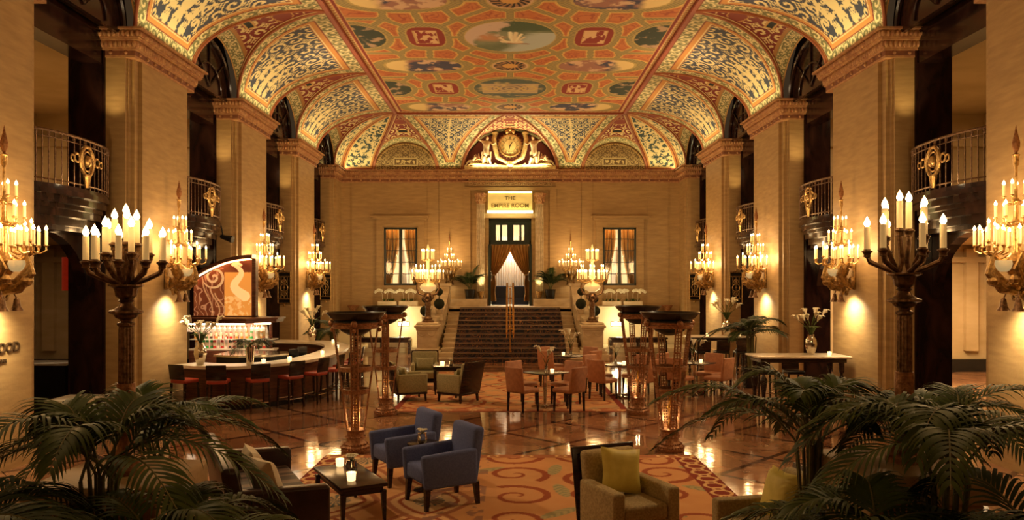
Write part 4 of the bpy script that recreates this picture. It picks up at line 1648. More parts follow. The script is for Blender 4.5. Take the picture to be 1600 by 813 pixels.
def cup(mb, x, y, z, r):
    mb.lathe([(.25 * r, -1.6 * r), (.5 * r, -1.2 * r), (1.0 * r, -.6 * r), (1.0 * r, -.2 * r), (1.7 * r, 0), (1.6 * r, .15 * r), (r * .9, .2 * r), (r * .9, .9 * r), (.5 * r, .9 * r)], 10, (x, y, z))


def sconce():
    t = thing('wall_candelabrum', '', 'wall lamp')
    st = MB()
    st.lathe([(.012, 2.42), (.07, 2.5), (.10, 2.56), (.05, 2.64), (.12, 2.74), (.16, 2.86), (.08, 2.94), (.04, 3.0), (.05, 3.2), (.03, 3.3), (.06, 3.36), (.03, 3.42), (.028, 3.6), (.05, 3.66), (.02, 3.7), (.018, 4.1), (.035, 4.14), (.035, 4.24), (.05, 4.26), (.02, 4.28)], 14, (.26, 0, 0))
    st.build('stem', 'gilt', t)
    fn = MB()
    fn.lathe([(.015, 4.28), (.05, 4.36), (.055, 4.42), (.02, 4.56), (.001, 4.66)], 10, (.26, 0, 0), .6)
    fn.build('finial', 'copper', t)
    bp = MB()
    bp.rbox(0, .06, -.1, .1, 2.45, 3.0, .02)
    bp.tube([(.05, 0, 2.9), (.15, 0, 2.95), (.26, 0, 2.9)], .03, 8)
    bp.tube([(.05, 0, 2.5), (.15, 0, 2.42), (.26, 0, 2.5)], .035, 8)
    for q in (-1, 1):
        bp.torus((.12, q * .14, 2.6), .09, .03, 16, 'x', 1, 6)
        bp.torus((.2, q * .10, 2.42), .07, .025, 16, 'x', 1, 6)
        bp.tube([(.1, q * .1, 2.5), (.3, q * .2, 2.58), (.42, q * .26, 2.76), (.36, q * .3, 2.95)], [.05, .06, .05, .03], 8)
        bp.ball((.42, q * .22, 2.62), .07, 8)
    bp.tube([(.2, 0, 2.45), (.45, 0, 2.5), (.62, 0, 2.7), (.56, 0, 2.95)], [.05, .07, .05, .03], 8)
    bp.ball((.56, 0, 2.6), .08, 8)
    bp.build('scrolled_bracket', 'gilt2', t)
    gl = MB()
    gl.lathe([(.04, 0), (.08, .03), (.11, .1), (.105, .15)], 16, (.42, 0, 2.72), 1, .08, 10)
    gl.build('glass_bowl', mat('lit_glass_bowl', (.55, .4, .2), .2, emit=(1, .7, .3), estr=.3) if 'gb' not in M else M['gb'], t)
    cups = []
    for cx, cy, rot in ((.28, -.40, 0), (.62, 0, 0), (.28, .40, 0)):
        ar = MB()
        ar.tube([(.28, cy * .35, 2.92), ((.28 + cx) / 2, cy * .8, 2.86), (cx, cy, 2.96), (cx, cy, 3.06)], [.03, .025, .025, .03], 8)
        for q in range(5):
            a = 2 * PI * (q + .3) / 5
            px, py = cx + .17 * math.cos(a), cy + .17 * math.sin(a)
            px = max(px, .08)
            ar.tube([(cx, cy, 2.99), (cx + .1 * math.cos(a), cy + .1 * math.sin(a), 2.96), (px, py, 3.0), (px, py, 3.06)], .011, 6)
            cup(ar, px, py, 3.07, .021)
            cups.append((px, py, 3.08, .19))
        cup(ar, cx, cy, 3.12, .024)
        cups.append((cx, cy, 3.14, .22))
        ar.build('arm', 'gilt', t)
    for n, rr, z, hh in ((6, .21, 3.44, .15), (4, .12, 3.72, .14)):
        ar = MB()
        ar.torus((.28, 0, z - .08), rr * .7, .012, 20)
        for q in range(n):
            a = 2 * PI * (q + .5) / n
            px, py = .28 + rr * math.cos(a), rr * math.sin(a)
            ar.tube([(.27, 0, z - .1), (.28 + rr * .6 * math.cos(a), rr * .6 * math.sin(a), z - .12), (px, py, z - .06), (px, py, z - .02)], .011, 6)
            cup(ar, px, py, z, .02)
            cups.append((px, py, z + .01, hh))
        ar.build('arm', 'gilt', t)
    for x, y, z, h_ in cups:
        candle(t, (x, y, z), h_, .019, .07)
    for q in (-1, 1):
        b = MB()
        b.lathe([(.02, .17), (.035, .15), (.05, .06), (.085, 0), (.08, 0), (.045, .06)], 16, (.33, q * .15, 2.2))
        b.tube([(.33, q * .15, 2.36), (.3, q * .12, 2.46)], .01, 6)
        bo = b.build('bell_shade', 'bronze', t)
        MB().lathe([(.001, .015), (.055, .015)], 14, (.33, q * .15, 2.2)).build('bulb', 'bulb', bo)
    return t


M['gb'] = mat('lit_glass_bowl', (.55, .4, .2), .2, emit=(1, .7, .3), estr=.3)
sp_ = sconce()
names = {0: 'nearest the camera', 1: 'on the second pier from the camera', 2: 'on the third pier from the camera', 3: 'on the pier nearest the stairs'}
first = True
for s in (-1, 1):
    for i in range(4):
        yc = sum(PIERS[i]) / 2
        lb = 'gilt candle wall light with bell lamps, %s side, %s' % ('left' if s < 0 else 'right', names[i])
        rz = 0 if s < 0 else PI
        loc = (s * XW, yc, 0)
        if first:
            sp_.location = loc
            sp_.rotation_euler = (0, 0, rz)
            tag(sp_, lb, None, 'gilt wall candelabra on the piers')
            first = False
        else:
            dup(sp_, loc, rz, lb, 'gilt wall candelabra on the piers')
        X = s * (XW - .3)
        add_light('POINT', 'candle_light', (s * (XW - 1.0), yc, 3.45), 46, WARM, .22)
        add_light('POINT', 'candle_light', (s * (XW - .28), yc - .55, 3.25), 20, WARM, .1)
        add_light('POINT', 'candle_light', (s * (XW - .28), yc + .55, 3.25), 20, WARM, .1)
        fr = (s * (XW - .33), yc, 2.19)
        add_light('SPOT', 'bell_lamp_light', fr, 85, (1, .76, .42), .06, look(fr, (s * (XW + .1), yc, 1.75)), spot=140, blend=.75)
        # added spot before the pier, throwing a patch of light up the pilaster
        fr = (s * 7.28, PIERS[i][0] - .42, ZC - .75)
        add_light('SPOT', 'pilaster_fill_spot', (s * 7.28, PIERS[i][0] - .5, 5.2), 45, GOLD, .05, look((0, 0, 0), (0, .32, .9)), spot=60, blend=1)
for s in (-1, 1):
    lb = 'gilt candle wall light on the back wall between the %s window and the door' % ('left' if s < 0 else 'right')
    dup(sp_, (s * 2.47, YB - .03, .65), -PI / 2, lb, 'gilt candle lights on the back wall', .86)
    add_light('POINT', 'candle_light', (s * 2.47, YB - .9, 3.9), 34, WARM, .15)


# ---- big candelabra on the stair pedestals
def stair_candelabrum(s):
    t = thing('pedestal_candelabrum', 'large candelabrum with dark scrolled shaft on the %s stair pedestal' % ('left' if s < 0 else 'right'), 'candelabrum', (s * 2.78, 26.0, 1.27), 0, 'candelabra on the stair pedestals')
    b = MB()
    b.lathe([(.2, 0), (.2, .05), (.14, .09), (.16, .14), (.10, .2), (.085, .5), (.11, .6), (.09, .66), (.1, .8), (.15, .9), (.12, .96), (.08, 1.02)], 16)
    for k in range(4):
        a = PI / 4 + k * PI / 2
        c_, s_ = math.cos(a), math.sin(a)
        b.tube([(.08 * c_, .08 * s_, .72), (.22 * c_, .22 * s_, .82), (.2 * c_, .2 * s_, .95), (.1 * c_, .1 * s_, .98)], .03, 6)
    b.torus((0, -.16, .82), .07, .025, 16, 'y')
    b.ball((0, -.16, .82), .035, 8)
    for k in (0, PI):
        c_ = math.cos(k)
        b.tube([(.08 * c_, 0, .9), (.3 * c_, 0, .98), (.38 * c_, 0, 1.15), (.36 * c_, 0, 1.32)], [.03, .04, .035, .03], 8)
    b.build('shaft', 'bronze', t)
    g = MB()
    g.lathe([(.08, 1.02), (.24, 1.12), (.28, 1.22), (.2, 1.3), (.08, 1.36), (.07, 1.5), (.14, 1.55), (.05, 1.6), (.05, 2.05), (.1, 2.1), (.03, 2.16), (.03, 2.44), (.06, 2.48), (.03, 2.56), (.001, 2.66)], 18, (0, 0, 0), 1, .04, 9)
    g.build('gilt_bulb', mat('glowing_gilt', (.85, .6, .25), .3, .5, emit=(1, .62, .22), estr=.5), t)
    a_ = MB()
    cups = []
    for k in range(6):
        an = 2 * PI * k / 6 + .26
        cx, cy = .40 * math.cos(an), .40 * math.sin(an)
        a_.tube([(.1 * math.cos(an), .1 * math.sin(an), 1.38), (cx * .7, cy * .7, 1.34), (cx, cy, 1.38), (cx, cy, 1.45)], .02, 6)
        for q in range(4):
            b2 = an + 2 * PI * q / 4
            px, py = cx + .13 * math.cos(b2), cy + .13 * math.sin(b2)
            a_.tube([(cx, cy, 1.40), (px, py, 1.42)], .01, 5)
            cup(a_, px, py, 1.46, .022)
            cups.append((px, py, 1.47, .24))
        cup(a_, cx, cy, 1.6, .022)
        a_.tube([(cx, cy, 1.42), (cx, cy, 1.6)], .012, 5)
        cups.append((cx, cy, 1.61, .28))
    for k in range(8):
        an = 2 * PI * k / 8
        px, py = .2 * math.cos(an), .2 * math.sin(an)
        a_.tube([(0, 0, 2.1), (px * .7, py * .7, 2.08), (px, py, 2.12)], .011, 5)
        cup(a_, px, py, 2.14, .022)
        cups.append((px, py, 2.15, .26))
    a_.build('branches', 'gilt', t)
    for c in cups:
        candle(t, c[:3], c[3], .021, .08)
    add_light('POINT', 'candle_light', (s * 2.78, 25.2, 3.1), 70, WARM, .25)
    add_light('POINT', 'candle_light', (s * 2.78, 26.0, 4.15), 30, WARM, .2)


stair_candelabrum(-1)
stair_candelabrum(1)


# ---- tall foreground candelabra
def floor_candelabrum(loc, lb, rings):
    t = thing('tall_candelabrum', lb, 'candelabrum', loc, 0, 'tall candelabra among the palms')
    b = MB()
    b.lathe([(.14, 0), (.14, .04), (.10, .07), (.11, .12), (.075, .17), (.062, .2), (.06, .42), (.07, .44), (.05, .5)], 24, (0, 0, 0), 1, .03, 8)
    b.build('base', 'copper', t)
    b = MB()
    b.lathe([(.068, .5), (.07, .62), (.066, .70)], 24)
    b.build('collar', 'copper', t)
    b = MB()
    b.lathe([(.053, .70), (.051, 1.12), (.046, 1.145)], 72, (0, 0, 0), 1, .07, 14)
    b.build('fluted_pole', 'bronze', t)
    b = MB()
    b.lathe([(.052, 1.14), (.062, 1.15), (.062, 1.172), (.04, 1.182), (.045, 1.197)], 24)
    b.lathe([(.04, 1.195), (.075, 1.213), (.085, 1.235), (.122, 1.25), (.12, 1.266), (.085, 1.277), (.055, 1.30), (.04, 1.33), (.06, 1.343), (.042, 1.357)], 36, (0, 0, 0), 1, .03, 18)
    b.lathe([(.042, 1.355), (.072, 1.38), (.078, 1.42), (.088, 1.445), (.122, 1.458), (.122, 1.471), (.09, 1.475), (.03, 1.47)], 36, (0, 0, 0), 1, .04, 12)
    for k in range(8):
        a = 2 * PI * k / 8
        b.ball((.058 * math.cos(a), .058 * math.sin(a), 1.162), .012, 6)
    b.build('urn_capital', 'bronze', t)
    cups = []
    for (n, rr, zc, h_, ph) in rings:
        for k in range(n):
            a = 2 * PI * (k + ph) / n
            c_, s_ = math.cos(a), math.sin(a)
            ar = MB()
            if rr > .02:
                ar.tube([(.02 * c_, .02 * s_, 1.44), (.07 * c_, .07 * s_, 1.48), (rr * .55 * c_, rr * .55 * s_, 1.51 + (zc - 1.64) * .3), (rr * .92 * c_, rr * .92 * s_, zc - .08), (rr * c_, rr * s_, zc - .03)], [.014, .017, .02, .02, .016], 8)
            else:
                ar.tube([(0, 0, 1.45), (0, 0, zc)], [.05, .03], 8)
            ar.lathe([(.012, -.045), (.028, -.04), (.026, -.02), (.034, -.005), (.042, 0), (.042, .008), (.027, .012), (.027, .02)], 14, (rr * c_, rr * s_, zc))
            ar.build('arm', 'bronze', t)
            cups.append((rr * c_, rr * s_, zc + .01, h_))
    for c in cups:
        candle(t, c[:3], c[3], .0235, .085)
    add_light('POINT', 'candle_light', (loc[0], loc[1], loc[2] + 2.2), 12, WARM, .1)
    return t


floor_candelabrum((-3.0, 6, 1.08), 'tall bronze candelabrum with about eighteen candles rising from the left palms', [(9, .275, 1.64, .19, .15), (5, .165, 1.70, .20, .3), (3, .09, 1.78, .19, .5), (1, 0, 1.82, .19, 0)])
floor_candelabrum((3.08, 6, 1.17), 'tall bronze candelabrum with about a dozen candles rising from the right palms', [(6, .265, 1.64, .19, .5), (4, .19, 1.74, .22, .2), (2, .07, 1.80, .22, .2)])
# stone pedestals under them
for s in (-1, 1):
    mb = MB()
    cx = s * 3.04
    mb.rbox(cx - .42, cx + .42, 5.6, 6.4, 0, .9 + (.09 if s > 0 else 0), .02, 2)
    mb.rbox(cx - .50, cx + .50, 5.52, 6.48, .86 + (.09 if s > 0 else 0), 1.08 + (.09 if s > 0 else 0), .03, 3)
    struct(mb, 'wall_pedestal_%s' % ('left' if s < 0 else 'right'), 'stone')

# ---- lettering on the first left pier
t = thing('wall_lettering', 'dark bronze letters reading LOCKWOOD on the left stone pier', 'lettering', (-XW + .012, 10.38, 1.70))
text('lettering', 'LOCKWOOD', .19, (0, .0, 0), (R(90), 0, R(90)), 'letters', t, .012, 'RIGHT')
text('lettering', 'RESTAURANT & BAR', .075, (0, -.28, -.14), (R(90), 0, R(90)), 'letters', t, .008, 'RIGHT')
t.location = (-XW + .012, 10.83, 1.62)

# ================================================================ CARPETS
def spiral(x, y, cx, cy_, R0, w, turns=1.6, dr=1, ph=0):
    a = np.arctan2((y - cy_) * dr, x - cx) + ph
    r = np.hypot(x - cx, y - cy_)
    k = R0 / (2 * PI * turns)
    m = np.zeros(x.shape)
    for n in range(3):
        rr = k * ((a % (2 * PI)) + 2 * PI * n)
        ok = (rr < R0)
        m = np.maximum(m, ok * (np.abs(r - rr) < w * (.35 + .65 * rr / R0)))
    return m


def rug_paint(x, y, w2, y0, y1, seed):
    C = np.ones(x.shape + (3,)) * np.array((.56, .27, .11))
    C = mix(C, (fbm(x * 5, y * 5, seed, 3) - .35) * 1.2, (.62, .33, .14))
    r = random.Random(seed)
    RED = (.30, .075, .03)
    cell = .98
    ny = int((y1 - y0) / cell) + 1
    for i in range(-3, 4):
        for j in range(ny + 1):
            cx = i * cell + r.uniform(-.15, .15)
            cy_ = y0 + j * cell + r.uniform(-.15, .15)
            ax = abs(cx)
            if cx < -.9 and seed == 1:
                continue
            dr = 1 if (i + j) % 2 else -1
            C = mix(C, spiral(x, y, cx, cy_, .46, .055, 1.5, dr, r.uniform(0, 6)), RED)
            # feathered leaf
            lx, ly = cx + .55, cy_ + .25
            a = r.uniform(0, PI)
            u = (x - lx) * math.cos(a) + (y - ly) * math.sin(a)
            v = -(x - lx) * math.sin(a) + (y - ly) * math.cos(a)
            lf = (u / .30) ** 2 + (v / .09) ** 2 < 1
            C = mix(C, lf * 1., (.40, .32, .15))
            C = mix(C, lf * (np.sin(u * 60 + np.abs(v) * 60) > .2) * .6, (.20, .20, .12))
    # pointed lens medallions in a row
    if seed == 1:
        for j in range(5):
            for cx in (-2.05, -.95):
                cy_ = y0 + .6 + j * 1.05
                d = (np.abs(x - cx) / .42) ** 1.3 + (np.abs(y - cy_) / .62) ** 1.3
                C = mix(C, (d < 1.35) * 1., (.35, .13, .06))
                C = mix(C, (d < 1.1) * 1., (.62, .36, .17))
                C = mix(C, (d < .85) * 1., RED)
                C = mix(C, (d < .7) * 1., (.58, .36, .18))
                C = mix(C, (d < .35) * (np.sin(np.arctan2(y - cy_, x - cx) * 16) > -.2), (.12, .12, .10))
        fl = (fbm(x * 7, y * 7, 77, 3) > .56) & (x < -.3) & (np.abs(x + 1.5) > .55) & (np.abs(x + 2.05) > .3)
        C = mix(C, fl * .8, (.26, .13, .09))
    else:
        for cx in (-1.5, .1, 1.5):
            cy_ = y0 + 1.2
            d = np.hypot((x - cx), (y - cy_) * .9)
            C = mix(C, (np.abs(d - .95) < .045) * 1., RED)
            C = mix(C, (np.abs(d - .84) < .02) * 1., (.45, .2, .08))
        fl = (fbm(x * 5, y * 5, 78, 3) > .60)
        C = mix(C, fl * .6, (.38, .26, .14))
    # border
    e = np.minimum(w2 - np.abs(x), np.minimum(y1 - y, y - y0))
    bw = .34 if seed == 1 else .18
    sidew = (w2 - np.abs(x)) < bw
    C = mix(C, sidew * 1. if seed == 1 else (e < .14) * 1., (.22, .04, .025))
    ends = (np.minimum(y1 - y, y - y0) < .22)
    C = mix(C, ends * 1., (.40, .15, .07))
    ya = y
    lo = np.abs(np.hypot((w2 - np.abs(x)) - bw / 2, ((ya * 1.0) % .34) - .17) - .12) < .022
    if seed == 1:
        C = mix(C, sidew * lo * 1., (.66, .40, .18))
        lo2 = np.abs(np.hypot((w2 - np.abs(x)) - bw / 2, ((ya + .17) % .34) - .17) - .06) < .02
        C = mix(C, sidew * lo2 * 1., (.66, .40, .18))
    lo = np.abs(np.hypot((np.minimum(y1 - y, y - y0) - .11), (x % .5) - .25) - .07) < .02
    C = mix(C, ends * lo * 1., (.72, .45, .2))
    C = mix(C, (e < .02) * 1., (.16, .03, .02))
    return C


M['rug'] = vmat('wool_rug', .95, spec=.1)
for (w2, y0, y1, st, seed, lb) in ((2.75, 6.3, 11.46, .016, 1, 'large orange rug with red-brown scrolls and loop border under the front seating'),
                                   (2.40, 15.4, 22.3, .022, 2, 'large orange patterned rug in front of the stairs under the tan chairs')):
    xs = np.linspace(-w2, w2, int(2 * w2 / st))
    ys = np.linspace(y0, y1, int((y1 - y0) / st))
    X_, Y_ = np.meshgrid(xs, ys)
    Z_ = np.full_like(X_, .014)
    Z_[0, :] = Z_[-1, :] = Z_[:, 0] = Z_[:, -1] = .001
    o = grid_obj('rug', np.stack([X_, Y_, Z_], -1), rug_paint(X_, Y_, w2, y0, y1, seed), M['rug'])
    o['label'], o['category'] = lb, 'rug'


# ================================================================ SEATING
def legs4(t, pts, h, w0, w1, m, splay=0, name='leg'):
    for (x, y) in pts:
        b = MB()
        sx, sy = (1 if x > 0 else -1) * splay, (1 if y > 0 else -1) * splay
        vs = [(x + q * w1 / 2 + sx, y + p * w1 / 2 + sy, 0) for p, q in ((-1, -1), (-1, 1), (1, 1), (1, -1))] + \
             [(x + q * w0 / 2, y + p * w0 / 2, h) for p, q in ((-1, -1), (-1, 1), (1, 1), (1, -1))]
        b.add(vs, [(3, 2, 1, 0), (4, 5, 6, 7), (0, 1, 5, 4), (1, 2, 6, 5), (2, 3, 7, 6), (3, 0, 4, 7)])
        b.build(name, m, t, smooth=False)


def face(fx, fy):
    """rotation so that local -y looks along (fx, fy)"""
    return math.atan2(fy, fx) + PI / 2


def dining_chair(label=''):
    t = thing('dining_chair', label, 'chair', group='tan leather dining chairs on the far rug')
    MB().rbox(-.235, .235, -.25, .22, .38, .47, .025, 3).build('seat', 'leather', t)
    MB().rbox(-.235, .235, .0, .06, 0, .50, .02, 3, fn=lambda x, y, z: (x, y + .17 + z * .12, z + .40)).build('backrest', 'leather', t)
    legs4(t, [(x, y) for x in (-.2, .2) for y in (-.21, .2)], .39, .045, .03, 'dwood', .01)
    return t


def pedestal_table():
    t = thing('dining_table', '', 'table', group='dark square dining tables')
    MB().rbox(-.36, .36, -.36, .36, .71, .735, .006, 2).build('table_top', 'dwood', t)
    MB().lathe([(.04, .03), (.04, .68), (.10, .69), (.10, .71)], 20).build('column', 'chrome', t)
    b = MB()
    for k in range(4):
        a = PI / 4 + k * PI / 2
        b.tube([(.03 * math.cos(a), .03 * math.sin(a), .04), (.16 * math.cos(a), .16 * math.sin(a), .04), (.28 * math.cos(a), .28 * math.sin(a), .02)], [.03, .03, .015], 8)
    b.build('foot', 'chrome', t)
    return t


def votive(loc, lb, group='glass candle votives', sc=1):
    global _vp
    if '_vp' not in globals():
        t = thing('votive_candle', lb, 'candle', loc, 0, group)
        MB().lathe([(.028, 0), (.036, .004), (.042, .075), (.038, .075), (.033, .01), (.001, .008)], 14).build('glass_cup', mat('frosted_glass', (1, .85, .6), .35, trans=.3, emit=(1, .66, .3), estr=1.3), t)
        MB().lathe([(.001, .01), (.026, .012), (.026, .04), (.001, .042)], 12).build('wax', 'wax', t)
        MB().lathe([(.004, .042), (.011, .055), (.006, .07), (.001, .082)], 8).build('flame', 'flame', t)
        _vp = t
    else:
        t = dup(_vp, loc, 0, lb, group)
    t.scale = (sc, sc, sc)
    return t


def lily_vase(loc, lb, h, sc=1, seed=0, kind='lily', group=None):
    r = random.Random(seed)
    t = thing('flower_vase', lb, 'flowers', loc, r.uniform(0, 6), group, sc)
    if kind == 'lily':
        MB().lathe([(.05, 0), (.06, .02), (.085, .10), (.10, .18), (.09, .27), (.05, .33), (.055, .36), (.045, .35), (.04, .33)], 18, (0, 0, 0), 1, .04, 9).build('vase', 'steel', t)
        z0 = .34
        n = 8
    elif kind == 'slim':
        MB().lathe([(.03, 0), (.03, .01), (.02, .03), (.028, .16), (.024, .16), (.018, .04)], 14).build('vase', 'glass', t)
        z0 = .12
        n = 3
    else:
        MB().lathe([(.035, 0), (.05, .02), (.055, .06), (.045, .10), (.05, .11), (.045, .105), (.04, .06)], 16).build('vase', 'steel', t)
        z0 = .09
        n = 9
    L_ = {'lily': .34, 'slim': .16, 'bowl': .03}[kind]
    st = MB()
    for k in range(n):
        a = 2 * PI * k / n + r.uniform(-.2, .2)
        sp = L_ * r.uniform(.25, .75)
        hh = L_ * r.uniform(.7, 1.15)
        tip = (sp * math.cos(a), sp * math.sin(a), z0 + hh)
        st.tube([(0, 0, z0 - .05), (sp * .3 * math.cos(a), sp * .3 * math.sin(a), z0 + hh * .6), tip], .006 if kind == 'lily' else .003, 5)
        b = MB()
        q = {'lily': 1.0, 'slim': .75, 'bowl': .32}[kind]
        b.tube([tip, (tip[0] + .02 * q * math.cos(a), tip[1] + .02 * q * math.sin(a), tip[2] + .05 * q), (tip[0] + .06 * q * math.cos(a), tip[1] + .06 * q * math.sin(a), tip[2] + .09 * q)], [.008 * q, .022 * q, .045 * q], 8, cap=False)
        for p in range(3):
            aa = a + (p - 1) * .9
            c = (tip[0] + .06 * q * math.cos(a), tip[1] + .06 * q * math.sin(a), tip[2] + .09 * q)
            b.tube([c, (c[0] + .05 * q * math.cos(aa), c[1] + .05 * q * math.sin(aa), c[2] + .02 * q), (c[0] + .09 * q * math.cos(aa), c[1] + .09 * q * math.sin(aa), c[2] + .0)], [.03 * q, .026 * q, .003], 6, flat=.3)
        b.build('bloom', 'petal', t)
    for k in range(7 if kind == 'lily' else 3):
        a = r.uniform(0, 2 * PI)
        s_ = L_ * .6
        st.tube([(0, 0, z0 - .02), (s_ * .5 * math.cos(a), s_ * .5 * math.sin(a), z0 + L_ * .5), (s_ * math.cos(a), s_ * math.sin(a), z0 + L_ * .45)], [.008, .03 if kind == 'lily' else .01, .002], 6, flat=.2)
    st.build('stems', 'leaf', t)
    return t


dc = None


def put_chair(x, y, fx, fy, lb):
    global dc
    if dc is None:
        dc = dining_chair(lb)
        dc.location = (x, y, .0)
        dc.rotation_euler = (0, 0, face(fx, fy))
        dc['label'] = lb
        return dc
    return dup(dc, (x, y, 0), face(fx, fy), lb)


tabs = [((.72, 15.85), 'front table', 45, .66), ((1.50, 19.6), 'table nearest the stairs', 45, .62), ((2.50, 17.5), 'table behind the torch stand', 45, .62), ((4.30, 17.9), 'table on bare marble', 45, .62)]
tp = None
dirs = {'near side, facing right': (-1, -1), 'near side, facing left': (1, -1), 'stairs side, facing right': (-1, 1), 'stairs side, facing left': (1, 1)}
skip = set()
tl = ['small square dark dining table with one calla lily, in the middle of the rug edge', 'small square dark dining table closest to the carpeted steps', 'small square dark dining table partly behind the farther torch stand on the right', 'small square dark dining table with dark flower vase on bare marble at the right']
for i, ((cx, cy_), nm, ang, rr) in enumerate(tabs):
    z = .014 if cx < 2.4 else 0
    if tp is None:
        tp = pedestal_table()
        t = tp
    else:
        t = dup(tp, (cx, cy_, 0))
    t.location = (cx, cy_, z)
    t.rotation_euler = (0, 0, R(45))
    t['label'] = tl[i]
    for nm2, (dx, dy) in dirs.items():
        q = rr / math.sqrt(2)
        c = put_chair(cx + dx * q, cy_ + dy * q, -dx, -dy, 'tan leather dining chair at the %s, %s' % (nm, nm2))
        c.location.z = z if c.location.x < 2.2 and c.location.y > 15.65 else (.014 if c.location.x < 2.2 else 0)
lily_vase((.74, 15.75, .749), 'slim glass vase with a calla lily on the front dining table', 0, 1.5, 1, 'slim', 'slim vases on dining tables')
lily_vase((1.55, 19.62, .749), 'slim glass vase on the dining table nearest the stairs', 0, 1.8, 2, 'slim', 'slim vases on dining tables')
lily_vase((2.42, 17.6, .735), 'slim glass vase on the dining table behind the torch stand', 0, 1.3, 3, 'slim', 'slim vases on dining tables')
lily_vase((4.28, 17.95, .735), 'slim vase of lilies on the dining table farthest right', 0, 1.6, 4, 'slim', 'slim vases on dining tables')
votive((.86, 15.7, .749), 'lit votive candle on the front dining table')
votive((1.36, 19.6, .749), 'lit votive candle on the dining table nearest the stairs')
votive((2.58, 17.4, .735), 'lit votive candle on the dining table behind the torch stand')
votive((4.42, 17.8, .735), 'lit votive candle on the dining table farthest right')


# ---- olive lounge armchairs with dark frames (around the far low table)
def lounge_chair(mt, W_=.66, D_=.68, pillow=None):
    t = thing('lounge_armchair', '', 'armchair')
    w = W_ / 2
    MB().rbox(-w + .08, w - .08, -.34, .24, .25, .42, .04, 3).build('seat_cushion', mt, t)
    for s in (-1, 1):
        x0, x1 = sorted((s * w, s * (w - .09)))
        MB().rbox(x0, x1, -.36, .30, .20, .60, .03, 3, fn=lambda x, y, z: (x, y, z + max(0, (y)) * .0)).build('armrest', mt, t)
    MB().rbox(-w + .02, w - .02, -.05, .05, 0, .64, .035, 3, fn=lambda x, y, z: (x, y + .24 + z * .22, z + .22)).build('backrest', mt, t)
    f = MB()
    f.rbox(-w - .012, w + .012, .055, .085, 0, .67, .008, 2, fn=lambda x, y, z: (x, y + .24 + z * .22, z + .21))
    f.rbox(-w, w, -.35, .32, .16, .21, .008, 2)
    f.build('wood_frame', 'dwood', t)
    legs4(t, [(x, y) for x in (-w + .05, w - .05) for y in (-.31, .28)], .18, .05, .035, 'dwood', .012)
    if pillow:
        p_ = MB()
        p_.T = Matrix.Translation((0, .10, .58)) @ Matrix.Rotation(R(-18), 4, 'X')
        p_.pillow(.44, .32, .14)
        p_.build('back_cushion', pillow, t)
    return t


a = lounge_chair('grn', .66, .68, 'grn')
tag(a, 'green-olive armchair facing the camera behind the low table near the stairs', None, 'green-olive lounge chairs near the stairs')
a.location = (-2.1, 18.9, .014)
a.rotation_euler = (0, 0, face(.1, -1))
dup(a, (-2.25, 16.95, .0), face(.9, .35), 'green-olive armchair beside the left torch stand, facing the low table')
dup(a, (-1.12, 16.75, .014), face(-.75, .55), 'green-olive armchair seen from behind, its dark frame slanting, near the far rug edge')
t = thing('low_table', 'small square dark table between the green-olive armchairs', 'table', (-1.45, 18.0, .014), R(8))
MB().rbox(-.36, .36, -.3, .3, .60, .64, .008, 2).build('table_top', 'dwood', t)
MB().box(-.32, .32, -.26, .26, .54, .60).build('apron', 'dwood', t, smooth=False)
legs4(t, [(x, y) for x in (-.31, .31) for y in (-.25, .25)], .56, .05, .035, 'dwood')
votive((-1.58, 17.9, .654), 'lit votive candle on the low table among green-olive armchairs', sc=1.3)
lily_vase((-1.38, 17.95, .654), 'small bowl of white blooms on the low table among green-olive armchairs', 0, 1, 9, 'bowl', 'bowls of white blooms')


# ---- blue-grey tub chairs
def blue_chair():
    t = thing('tub_armchair', '', 'armchair', group='blue-grey armchairs')
    MB().rbox(-.24, .24, -.36, .22, .28, .47, .045, 4).build('seat_cushion', 'blue', t)
    for s in (-1, 1):
        x0, x1 = sorted((s * .325, s * .23))
        MB().rbox(x0, x1, -.36, .30, .24, .62, .035, 4, fn=lambda x, y, z: (x + (.0), y - (.03 if z > .5 and y < 0 else 0), z + (.05 * (y + .36) if z > .5 else 0))).build('armrest', 'blue', t)
    MB().rbox(-.30, .30, -.06, .07, 0, .64, .045, 4, fn=lambda x, y, z: (x * (1 + .04 * z), y + .25 + z * .15 - .04 * (1 - (x / .3) ** 2), z + .24 + .03 * (1 - (x / .3) ** 2) * z)).build('backrest', 'blue', t)
    legs4(t, [(x, y) for x in (-.26, .26) for y in (-.31, .30)], .26, .065, .042, 'dwood', .018)
    return t


b = blue_chair()
b['label'] = 'blue-grey armchair nearer the camera, beside the round side table'
b.location = (-.79, 8.98, .014)
b.rotation_euler = (0, 0, face(-.86, -.50))
dup(b, (-1.36, 9.98, .014), face(-.86, -.50), 'blue-grey armchair behind the round side table, closer to the torch stand')
t = thing('side_table', 'small round dark side table between the two blue-grey armchairs', 'table', (-1.07, 9.48, .014))
MB().lathe([(.001, .56), (.19, .56), (.2, .565), (.2, .585), (.19, .59), (.001, .59)], 32).build('table_top', 'dwood', t)
MB().lathe([(.12, 0), (.12, .015), (.02, .03), (.02, .56)], 20).build('pedestal', 'dwood', t)
lily_vase((-1.08, 9.42, .604), 'small silver bowl of white blooms on the round side table', 0, 1.15, 5, 'bowl', 'bowls of white blooms')

